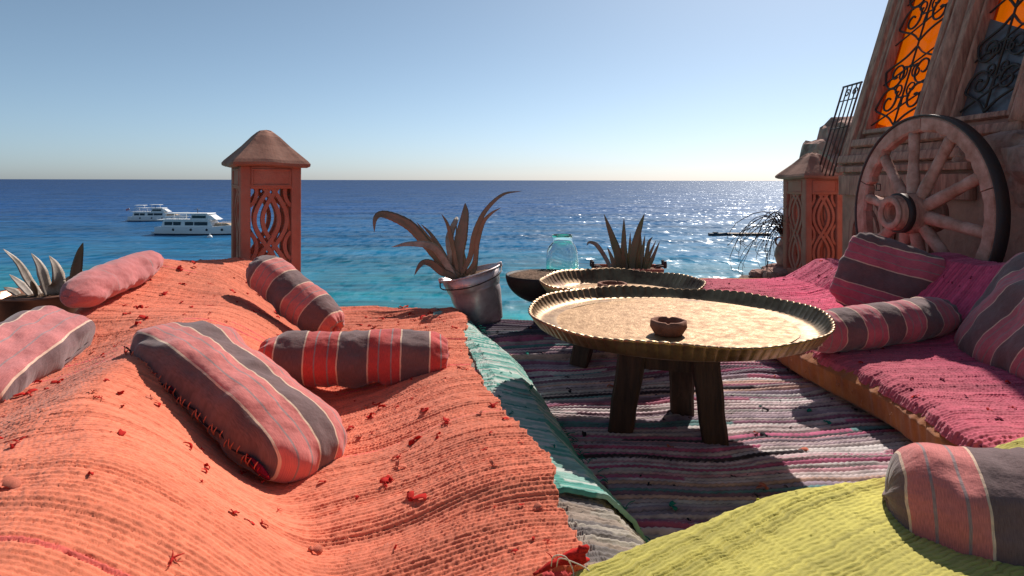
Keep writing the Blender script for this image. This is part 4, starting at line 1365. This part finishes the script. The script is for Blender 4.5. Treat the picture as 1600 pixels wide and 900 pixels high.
# ------------------------------------------------------------------ jug with dry branches, stones
jg = P(1229, 420, 5.3)
jg[2] = 0.085
ju = thing('jug', 'brown clay jug with a ring handle beside the right pillar', 'jug', jg)
put('body', lathe([(0, 0), (.045, 0), (.075, .03), (.092, .09), (.086, .15), (.058, .205), (.044, .235), (.046, .262), (.056, .275), (.050, .275), (.038, .25), (.04, .2), (0, .15)], 40, jg), M_stone, ju)
a = np.linspace(0, 2 * math.pi, 20)
put('handle', tube(np.stack([jg[0] - .068 + .034 * np.cos(a), jg[1] - .03 + 0 * a, jg[2] + .215 + .036 * np.sin(a)], 1), 0.008, 6), M_stone, ju)
br = thing('dry_branches', 'bundle of bare drooping twigs spilling out of the clay jug', 'branches', jg + [0, 0, .24])
rb = np.random.default_rng(12)
for k in range(34):
    base = jg + [rb.uniform(-.02, .02), rb.uniform(-.02, .02), .22]
    reach = rb.uniform(.15, .48) if k < 27 else rb.uniform(.02, .15)
    rise = rb.uniform(.08, .24)
    drop = rb.uniform(.05, .48) if k < 27 else -rb.uniform(.1, .2)
    dy = rb.uniform(-.2, .2)
    pts = [base, base + [-reach * .3, dy * .3, rise], base + [-reach * .75, dy * .7, rise * .8 - drop * .25], base + [-reach + rb.uniform(-.05, .05), dy, rise * .4 - drop * .6], base + [-reach * rb.uniform(.75, 1.05), dy, .1 - drop]]
    p = smooth_path(pts, 22)
    p[:, 2] = np.maximum(p[:, 2], .02)
    p[4:] += np.cumsum(rb.normal(0, .0045, (18, 3)), 0)
    put('twig', sweep(p, circ(4), np.linspace(.0042, .0016, 22)), M_twig, br)
for k, (x, y, s) in enumerate(((2.16, 5.22, .10), (2.24, 5.36, .12), (2.05, 5.34, .07))):
    tag(put('stone', rock((x, y, s * .35), (s, s, s * .5), 20 + k), M_stone, smooth=False),
        ['flat stone under the clay jug', 'larger flat stone behind the clay jug', 'small stone left of the clay jug'][k], 'stone', 'stones under the jug')

# ------------------------------------------------------------------ building on the right: battered wall with grilled windows
WO = np.array([2.40, 4.66, 0.93]); ES = np.array([0, -1.0, 0]); ET = nrm([0.30, 0, 1]); EN = np.cross(ES, ET)
MW = basis(ES, ET, EN, WO)


def wb(s0, s1, t0, t1, n0, n1, bev=.006):
    return xf(box(s0, s1, t0, t1, n0, n1, bev), MW)


bd = thing('building', 'leaning mauve building front with carved wood and two grilled windows', 'building', (2.4, 3.6, 0))
SMAX = 4.2
TT = 2.6
# plaster panels round the window openings
W1 = (0.165, 0.775, 0.205, 1.62); W2 = (1.05, 1.50, 0.205, 1.62); W3 = (1.75, 2.35, 0.205, 1.62)
for (s0, s1, t0, t1) in ((0, W1[0], 0, TT), (W1[0], W1[1], 0, W1[2]), (W1[0], W1[1], W1[3], TT), (W1[1], W2[0], 0, TT), (W2[0], W2[1], 0, W2[2]), (W2[0], W2[1], W2[3], TT),
                         (W2[1], W3[0], 0, TT), (W3[0], W3[1], 0, W3[2]), (W3[0], W3[1], W3[3], TT), (W3[1], SMAX, 0, TT)):
    put('wall_panel', wb(s0 + .0005, s1 - .0005, t0 + .0005, t1 - .0005, -0.085, -0.03, 0), M_plaster, bd, smooth=False)
put('lower_wall', box(2.40, 2.78, 4.66 - SMAX, 4.655, -0.02, 0.925, 0.01), M_plaster, bd)
# wooden corner boards, mouldings, sill beams
for (s0, s1, n1) in ((0.0, 0.060, .02), (0.062, 0.118, .035), (0.120, 0.160, .012)):
    put('corner_board', wb(s0, s1, -0.02, TT, -0.028, n1), M_wood, bd)
for (s0, s1, t0, t1, n1) in ((0.02, 1.60, -.015, .04, .045), (0.05, 1.62, .045, .095, .02), (0.16, 1.64, .100, .150, .055)):
    put('sill_beam', wb(s0, s1, t0, t1, -0.028, n1), M_wood, bd)
def wlog(s0, t0, t1, r, seed):
    n = 40
    tt = np.linspace(t0, t1, n)
    p = np.stack([s0 + .006 * np.sin(tt * 5 + seed), tt, np.full(n, .015)], 1)
    rr = r * (1 + .07 * np.sin(tt * 9 + seed) + .10 * fbm(tt * 7, tt * 0, seed, 3))
    V, F = sweep(p, circ(18), rr, up=(0, 0, 1))
    V = V + 0.004 * np.sin(np.arctan2(V[:, 0] - s0, V[:, 2]) * 9 + V[:, 1] * 8)[:, None] * np.array([1, 0, 1])
    return xf((V, F), MW)
put('log_post', wlog(0.90, .15, TT, .056, 3), M_wood, bd)
put('log_post', wlog(1.62, .15, TT, .058, 5), M_wood, bd)
put('jamb_board', wb(0.985, 1.040, .15, TT, -.028, .05), M_wood, bd)
put('jamb_board', wb(0.785, 0.835, .15, TT, -.028, .05), M_wood, bd)


def stained():
    m = bpy.data.materials.new('amber_glass'); m.use_nodes = True
    nt = m.node_tree; N = nt.nodes; L = nt.links
    N.remove(N['Principled BSDF'])
    tr = N.new('ShaderNodeBsdfTransparent'); tr.inputs[0].default_value = (1.0, 0.40, 0.010, 1)
    tl = N.new('ShaderNodeBsdfTranslucent'); tl.inputs[0].default_value = (0.95, 0.28, 0.02, 1)
    gl = N.new('ShaderNodeBsdfGlossy'); gl.inputs['Roughness'].default_value = 0.2
    nz = N.new('ShaderNodeTexNoise'); nz.inputs['Scale'].default_value = 6
    mr = N.new('ShaderNodeMapRange'); mr.inputs[3].default_value = .05; mr.inputs[4].default_value = .4
    L.new(nz.outputs[0], mr.inputs[0])
    m1 = N.new('ShaderNodeMixShader'); L.new(mr.outputs[0], m1.inputs[0]); L.new(tr.outputs[0], m1.inputs[1]); L.new(tl.outputs[0], m1.inputs[2])
    m2 = N.new('ShaderNodeMixShader'); m2.inputs[0].default_value = .03; L.new(m1.outputs[0], m2.inputs[1]); L.new(gl.outputs[0], m2.inputs[2])
    L.new(m2.outputs[0], N['Material Output'].inputs[0])
    return m


M_amber = stained()
M_greysheet = mat('grey_sheet', (0.16, 0.13, 0.14), 0.35, spec=0.5, col2=(0.08, 0.06, 0.07), vscale=5, bump=0.2, bscale=20)  # dark backing and reflection on the glass, put into a grey colour


def spiral(c, r0, r1, a0, turns, n=26):
    a = np.linspace(0, turns * 2 * math.pi, n)
    r = r0 + (r1 - r0) * np.linspace(0, 1, n) ** 0.8
    return np.stack([c[0] + r * np.cos(a0 + a), c[1] + r * np.sin(a0 + a)], 1)


def grille(win, nn, seed):
    """wrought scrolls: hearts stacked up the window, straight diagonals between"""
    s0, s1, t0, t1 = win
    cx = (s0 + s1) / 2; hw = (s1 - s0) / 2
    bars = []
    def bar(p2, r=.0075):
        p3 = np.stack([p2[:, 0], p2[:, 1], np.full(len(p2), nn)], 1)
        bars.append(xf(sweep(p3, circ(5), np.full(len(p3), r), up=(0, 0, 1)), MW))
    hgt = 0.29
    k = 0
    t = t0
    while t < t1 - 0.1:
        up = (k % 2 == 0)
        for sg in (-1, 1):
            # big hook: rises from the centre line, swings out and curls in
            b0 = np.array([cx, t + (0.02 if up else hgt - .02)])
            rr = hw * 0.44
            c = np.array([cx + sg * hw * .50, t + (hgt * .66 if up else hgt * .34)])
            dirv = 1 if up else -1
            sp = spiral((0, 0), rr, rr * .18, 0, 1.35)
            sp = np.stack([c[0] + sg * sp[:, 0], c[1] + dirv * sp[:, 1]], 1)
            lead = smooth_path([b0, b0 + [sg * hw * .35, dirv * hgt * .22], sp[0] + [0, -dirv * hgt * .16], sp[0]], 14)
            bar(np.vstack([lead[:-1], sp]))
            # small inner curl
            c2 = np.array([cx + sg * hw * .26, t + (hgt * .30 if not up else hgt * .92)])
            sp2 = spiral((0, 0), hw * .20, hw * .05, math.pi * .5, 1.2, 18)
            sp2 = np.stack([c2[0] + sg * sp2[:, 0], c2[1] - dirv * sp2[:, 1]], 1)
            lead2 = smooth_path([np.array([cx + sg * hw * .05, t + hgt * .5]), np.array([cx + sg * hw * .03, t + hgt * (.72 if up else .45)]), sp2[0]], 8)
            bar(np.vstack([lead2[:-1], sp2]), .006)
        bar(np.array([[cx - hw * .95, t + .04], [cx, t + hgt * .5], [cx + hw * .95, t + hgt - .04]]), .006)
        t += hgt; k += 1
    bar(np.array([[cx, t0], [cx, (t0 + t1) / 2], [cx, t1]]), .0065)
    return bars


def window(win, label_part, grey=None, seed=0):
    s0, s1, t0, t1 = win
    fr = put('window', join(wb(s0, s0 + .025, t0, t1, -.075, .005), wb(s1 - .025, s1, t0, t1, -.075, .005), wb(s0 + .0252, s1 - .0252, t0, t0 + .03, -.075, .008), wb(s0 + .0252, s1 - .0252, t1 - .03, t1, -.075, .008)), M_wood, bd)
    fr['label'] = label_part
    put('pane', wb(s0 + .026, s1 - .026, t0 + .031, t1 - .031, -.066, -.058, 0), M_amber, fr, smooth=False)
    if grey:
        V = [(s0 + .027, t0 + .032), (s1 - .027, t0 + .032), (s1 - .027, t0 + grey[1]), (s0 + .027, t0 + grey[0])]
        Vv = [(a_, b_, -.050) for a_, b_ in V] + [(a_, b_, -.042) for a_, b_ in V]
        put('pane', xf((np.array(Vv), [(3, 2, 1, 0), (4, 5, 6, 7), (0, 1, 5, 4), (1, 2, 6, 5), (2, 3, 7, 6), (3, 0, 4, 7)]), MW), M_greysheet, fr, smooth=False)  # added grey sheet before the amber pane, painting the dark behind it
    for b in grille((s0 + .025, s1 - .025, t0 + .03, t1 - .03), -.025, seed):
        put('scroll_bar', b, M_iron, fr)


window(W1, 'window of bright amber glass behind black wrought scrolls', None, 1)
window(W2, 'amber window behind black scrolls, lower part darkened by an added grey sheet', (.62, .44), 2)
window(W3, 'dark window near the picture edge', (1.3, 1.3), 3)
# carved arches and grooved board low on the wall, between pillar and wheel
for k, (yc, r) in enumerate(((4.30, .20), (4.30, .155), (3.86, .20), (3.86, .155))):
    a = np.linspace(0, math.pi, 24)
    p = np.stack([np.full(24, 2.385 - .012 * (k % 2)), yc + r * np.cos(a), .42 + .24 * (r / .2) * np.sin(a)], 1)
    p = np.vstack([[p[0][0], yc + r, .02], p, [p[0][0], yc - r, .02]])
    put('carved_arch', sweep(p, np.array([(-.016, -.014), (.016, -.014), (.016, .014), (-.016, .014)]), None, up=(1, 0, 0), transport=False), M_wood, bd, smooth=False)
put('carved_board', box(2.355, 2.398, 3.3, 4.62, .70, .84, .006), M_wood, bd)
put('carved_board', box(2.345, 2.399, 3.3, 4.64, .86, .90, .006), M_wood, bd)
sc = []
for (ya, za, yb_, zb_) in ((4.20, .80, 4.23, .74), (4.23, .77, 4.17, .77), (4.17, .82, 4.17, .73), (4.12, .82, 4.14, .74), (4.14, .74, 4.09, .74), (4.09, .74, 4.09, .78), (4.09, .78, 4.13, .78)):
    sc.append(tube([(2.3545, ya, za), (2.3545, yb_, zb_)], .0035, 5))
put('scratched_mark', join(*sc), M_iron, bd)
put('rough_plank', box(2.30, 2.33, 4.02, 4.09, .0, .44, .005), M_wood, bd)
# rocky ledge on the wall right of the wheel
for k, (x, y, z, sx, sy, sz) in enumerate(((2.42, 3.06, .93, .13, .20, .10), (2.40, 2.80, .90, .15, .20, .13), (2.38, 2.56, .88, .14, .18, .12), (2.45, 3.32, .94, .09, .16, .07), (2.44, 2.92, .76, .10, .16, .10), (2.42, 2.66, .72, .10, .14, .12))):
    put('ledge_stone', rock((x, y, z), (sx, sy, sz), 40 + k), M_stone, bd, smooth=False)

# iron balustrade panel beside the building
rl = thing('balustrade', 'narrow black iron balustrade leaning beside the building edge', 'railing', WO + ES * -.16)
def wt(pts, r, k=6): return xf(tube([np.array([a_, b_, c_]) for a_, b_, c_ in pts], r, k), MW)
for s_ in (-.30, -.235, -.17, -.105, -.05):
    put('bar', wt([(s_, -.10, .01), (s_, .62, .01)], .007 if s_ in (-.30, -.05) else .005), M_iron, rl)
for t_ in (.62, .50, .28):
    put('rail', wt([(-.305, t_, .01), (-.04, t_, .01)], .008 if t_ > .6 else .005), M_iron, rl)
for s_ in (-.205, -.10):
    sp = spiral((s_, .555), .038, .008, 0, 1.3, 20)
    put('scroll', xf(sweep(np.stack([sp[:, 0], sp[:, 1], np.full(len(sp), .012)], 1), circ(5), np.full(len(sp), .005)), MW), M_iron, rl)

tag(put('boulder', rock((3.50, 6.7, .45), (.42, .5, .86), 61, 4), M_stone, smooth=False), 'pink boulder rising behind the right pillar cap', 'rock')

# ------------------------------------------------------------------ wagon wheel
wc = np.array([2.070, 3.24, 0.635])
wn_ = nrm([-0.995, -0.08, 0.03])
we = nrm(np.cross(wn_, [0, 0, 1])); wu = np.cross(we, wn_)      # in-plane axes
MWh = basis(we, wu if wu[2] > 0 else -wu, wn_, wc)
wh = thing('wagon_wheel', 'old wooden wagon wheel with iron tyre leaning behind the magenta backrest', 'wheel', wc - [0, 0, .5])
RO, RI = 0.490, 0.412
ns = 10
rw = np.random.default_rng(3)
for k in range(5):
    a0 = k * 2 * math.pi / 5 + .35; a1 = a0 + 2 * math.pi / 5 - .012
    a = np.linspace(a0, a1, 22)
    zz = .028
    V = []
    for i, ang in enumerate(a):
        jr = .004 * rw.normal()
        e1 = np.array([math.cos(ang), math.sin(ang), 0])
        bev = .010
        for (r, z) in ((RI + jr, -zz + bev), (RI + bev + jr, -zz), (RO - bev, -zz), (RO, -zz + bev), (RO, zz - bev), (RO - bev, zz), (RI + bev + jr, zz), (RI + jr, zz - bev)):
            V.append(e1 * r + [0, 0, z])
    F = [(i * 8 + j, i * 8 + (j + 1) % 8, (i + 1) * 8 + (j + 1) % 8, (i + 1) * 8 + j) for i in range(21) for j in range(8)]
    F += [tuple(range(8))[::-1], tuple(21 * 8 + j for j in range(8))]
    put('felloe', xf((np.array(V), F), MWh), M_wheelwood, wh, smooth=False)
put('tyre', xf(lathe([(RO + .001, -.030), (RO + .010, -.030), (RO + .011, .0), (RO + .010, .030), (RO + .001, .030)], 96, close=True), MWh), M_iron, wh)
for k in range(ns):
    ang = k * 2 * math.pi / ns + .16
    d = np.array([math.cos(ang), math.sin(ang), 0])
    r_ = np.linspace(.085, RI + .006, 14)
    p = d[None, :] * r_[:, None] + np.array([0, 0, 1])[None, :] * np.interp(r_, [.085, RI], [.035, .0])[:, None]
    wd = np.interp(r_, [.08, .14, .28, RI], [.032, .034, .027, .030]) * (1 + .04 * rw.normal(size=14))
    put('spoke', xf(sweep(p, circ(9), np.stack([wd, wd * .85], 1), up=(0, 0, 1)), MWh), M_wheelwood, wh)
hub = [(.045, .16), (.082, .16), (.088, .155), (.090, .12), (.098, .10), (.106, .04), (.106, -.03), (.09, -.08), (.045, -.08)]
put('hub', xf(lathe(hub, 40, close=True), MWh), M_wood, wh)
put('hub_ring', xf(lathe([(.052, .161), (.080, .161), (.085, .166), (.080, .174), (.058, .174), (.050, .167)], 40, close=True), MWh), M_wheelwood, wh)
put('hub_band', xf(lathe([(.0885, .098), (.100, .098), (.100, .130), (.0885, .130)], 40, close=True), MWh), M_iron, wh)

# ------------------------------------------------------------------ boats at anchor
def hull_geo(Lh, Bw, fb, fbow, n=24):
    V = []
    xs = np.linspace(0, 1, n)
    for x in xs:
        b = Bw / 2 * (1 - max(0, (x - .55) / .45) ** 2.2) * (.92 + .08 * min(1, x * 8))
        b = max(b, .04)
        z1 = fb + (fbow - fb) * max(0, (x - .45) / .55) ** 1.6
        rake = (0.06 * Lh) * max(0, (x - .8) / .2)
        X0_ = x * Lh
        for (f, z) in ((-.82, -.35), (-.95, .15 * fb), (-1.0, z1), (-.93, z1 + .05), (.93, z1 + .05), (1.0, z1), (.95, .15 * fb), (.82, -.35)):
            V.append((X0_ + rake * max(0, (z + .35) / (z1 + .35)), f * b, z))
    F = [(i * 8 + j, i * 8 + (j + 1) % 8, (i + 1) * 8 + (j + 1) % 8, (i + 1) * 8 + j) for i in range(n - 1) for j in range(8)]
    F += [tuple(range(8))[::-1], tuple((n - 1) * 8 + j for j in range(8))]
    return np.array(V), F


def cabin_geo(x0, x1, y, z0, z1, sl0, sl1, tum=.88):
    V = [(x0, -y, z0), (x1, -y, z0), (x1, y, z0), (x0, y, z0), (x0 + sl0, -y * tum, z1), (x1 - sl1, -y * tum, z1), (x1 - sl1, y * tum, z1), (x0 + sl0, y * tum, z1)]
    F = [(3, 2, 1, 0), (4, 5, 6, 7), (0, 1, 5, 4), (1, 2, 6, 5), (2, 3, 7, 6), (3, 0, 4, 7)]
    return np.array(V, float), F


def yacht(stern, Lh, heading, label, variant):
    """motor yacht, stern at the given point, bow along heading"""
    o = np.array([stern[0], stern[1], SEA_Z])
    t = thing('yacht', label, 'boat', o, 'white motor yachts at anchor')
    k = Lh / 30.0
    Mx = rotz(heading, o)
    S = lambda vf: xf((np.asarray(vf[0], float) * k, vf[1]), Mx)
    put('hull', S(hull_geo(30, 7.0, 2.5, 3.6)), M_white, t, smooth=False)
    put('waterline', S((hull_geo(30.02, 7.06, .28, .34)[0] + [-.02, 0, 0], hull_geo(30, 7.06, .3, .4)[1])), M_boatdark, t, smooth=False)
    put('main_cabin', S(cabin_geo(2.2, 20.5, 2.9, 2.45, 4.9, .5, 1.6)), M_white, t, smooth=False)
    put('deck_overhang', S(cabin_geo(.8, 20.2, 3.3, 4.9, 5.12, 0, .6, 1)), M_white, t, smooth=False)
    put('wheelhouse', S(cabin_geo(12.0, 21.4, 2.3, 5.12, 6.9, .4, 3.4)), M_white, t, smooth=False)
    put('sun_deck_roof', S(cabin_geo(3.2, 18.6, 2.8, 7.05, 7.3, 0, .3, 1)), M_white, t, smooth=False)
    put('windscreen', S(cabin_geo(18.6, 21.0, 2.1, 5.3, 6.75, .2, 2.1, .95)), M_white, t, smooth=False)
    put('foredeck', S(cabin_geo(20.4, 27.5, 2.0, 2.6, 3.9, 0, 3.0, .8)), M_tan, t, smooth=False)
    for (a, b) in ((3.4, 6.0), (6.5, 9.0), (10.6, 13.4), (13.9, 18.4)):
        for sy in (-1, 1):
            put('window', S(box(a, b, sy * 2.80 - .12, sy * 2.80 + .14, 3.2, 4.35, 0)), M_boatglass, t, smooth=False)
    for sy in (-1, 1):
        put('window', S(box(12.8, 17.5, sy * 2.22 - .1, sy * 2.22 + .1, 5.6, 6.5, 0)), M_boatglass, t, smooth=False)
        for a in (6.8, 13.0, 18.5, 23.5):
            put('porthole', S((lathe([(0, -.06), (.42, -.06), (.42, .06), (0, .06)], 14)[0][:, [0, 2, 1]] + [a, sy * 3.5 * (1 if a < 17 else (.97 if a < 20 else .80)), 1.75], lathe([(0, -.06), (.42, -.06), (.42, .06), (0, .06)], 14)[1])), M_boatglass, t)
    for x in (3.6, 8.0, 12.6, 18.0):
        for sy in (-1, 1):
            put('roof_post', S(tube([(x, sy * 2.5, 5.1), (x, sy * 2.5, 7.06)], .09, 6)), M_white, t)
    rail = [(x, 5.9) for x in np.linspace(1.0, 11.5, 12)]
    for sy in (-1, 1):
        put('deck_rail', S(join(tube([(1.0, sy * 3.2, 5.9), (11.8, sy * 3.2, 5.9)], .05, 5), *[tube([(x, sy * 3.2, 5.1), (x, sy * 3.2, 5.9)], .035, 4) for x in np.linspace(1, 11.8, 9)])), M_white, t)
        put('bow_rail', S(join(tube([(20.5, sy * 2.9, 4.1), (26, sy * 2.2, 4.5), (31.0, sy * .2, 4.9)], .05, 5, 14), *[tube([(x, sy * yy, zz - 1), (x, sy * yy, zz)], .035, 4) for x, yy, zz in ((20.5, 2.9, 4.1), (23.3, 2.6, 4.3), (26, 2.2, 4.5), (28.6, 1.2, 4.7))])), M_white, t)
    put('mast', S(join(tube([(13.5, 0, 7.3), (13.3, 0, 9.0)], .09, 6), tube([(12.6, -.8, 8.5), (14.0, .8, 8.5)], .06, 5))), M_boatdark, t)
    put('swim_platform', S(box(-1.4, .4, -2.8, 2.8, .35, .6, .05)), M_tan, t, smooth=False)
    put('stern_door', S(box(-.03, .06, -.9, .9, .7, 2.3, 0)), M_boatglass, t, smooth=False)
    if variant:
        put('canopy', S(cabin_geo(3.0, 8.0, 2.4, 8.6, 8.8, 0, 0, 1)), M_white, t, smooth=False)
        put('canopy', S(cabin_geo(11.0, 16.5, 2.4, 8.9, 9.1, 0, 0, 1)), M_white, t, smooth=False)
        for x in (3.4, 7.6, 11.4, 16.0):
            put('canopy_post', S(tube([(x, 0, 7.2), (x, 0, 8.8)], .1, 5)), M_white, t)
        fl = [(-1.4, 0, 5.2), (.2, 0, 6.4)]
        put('flag_staff', S(tube([(0.2, 0, 5), (-.8, 0, 7.4)], .05, 5)), M_white, t)
        V = np.array([(-.75, 0, 7.2), (-2.6, .2, 6.6), (-2.5, .1, 5.5), (-.3, 0, 6.1), (-.75, .06, 7.2), (-2.6, .26, 6.6), (-2.5, .16, 5.5), (-.3, .06, 6.1)])
        put('flag', S((V, [(0, 1, 2, 3), (7, 6, 5, 4), (0, 4, 5, 1), (1, 5, 6, 2), (2, 6, 7, 3), (3, 7, 4, 0)])), mat('flag_cloth', (.6, .25, .3), .8), t, smooth=False)
    return t


def sea_pt(px, py):
    d = (CAM_H - SEA_Z) / ((py - 281) / FPX)
    return np.array([(px - 800) / FPX * d, d])


yacht(sea_pt(250, 366), 27, math.radians(-3), 'nearer white motor yacht, bow hidden behind the left pillar', 0)
yacht(sea_pt(204, 346), 22, math.radians(4), 'farther white motor yacht with raised canopies and a stern flag', 1)

bp_ = sea_pt(1108, 367)
o = np.array([bp_[0], bp_[1], SEA_Z])
bt_ = thing('small_boat', 'dark low moored boat by the floating pontoon', 'boat', o)
Mx = rotz(math.radians(2), o)
put('hull', xf(hull_geo(5.4, 2.0, .75, .95), Mx), M_boatdark, bt_, smooth=False)
put('cabin', xf(cabin_geo(1.2, 3.0, .7, .7, 1.15, .2, .5), Mx), M_boatdark, bt_, smooth=False)
put('thwart', xf(box(3.4, 3.8, -.8, .8, .72, .86, .02), Mx), M_tan, bt_, smooth=False)
pp_ = sea_pt(1136, 366.5)
o = np.array([pp_[0], pp_[1], SEA_Z])
pn = thing('pontoon', 'long low floating pontoon with pale deck near the reef', 'pontoon', o)
for k in range(13):
    put('deck_plank', xf(box(k * 1.0 + .02, k * 1.0 + .97, -1.6, 1.6, .55, .72, .02), rotz(.02, o)), M_tan, pn, smooth=False)
for k in range(7):
    f_ = lathe([(0, 0), (.45, 0), (.5, .1), (.5, .5), (.45, .56), (0, .56)], 14)
    for sy in (-1, 1):
        put('float', xf((f_[0] + [k * 2 + .6, sy * 1.1, -.05], f_[1]), rotz(.02, o)), M_boatdark, pn)
for k in range(4):
    put('fender_post', xf(tube([(k * 4 + .4, -1.4, .7), (k * 4 + .4, -1.4, 1.5)], .09, 6), rotz(.02, o)), M_white, pn)
by = sea_pt(328, 372)
tag(put('buoy', lathe([(0, -.3), (.5, -.2), (.75, .1), (.7, .45), (.4, .7), (.12, .8), (.1, 1.1), (.16, 1.15), (.1, 1.25), (0, 1.27)], 18, (by[0], by[1], SEA_Z)), M_white), 'small white mooring buoy in front of the nearer yacht', 'buoy')
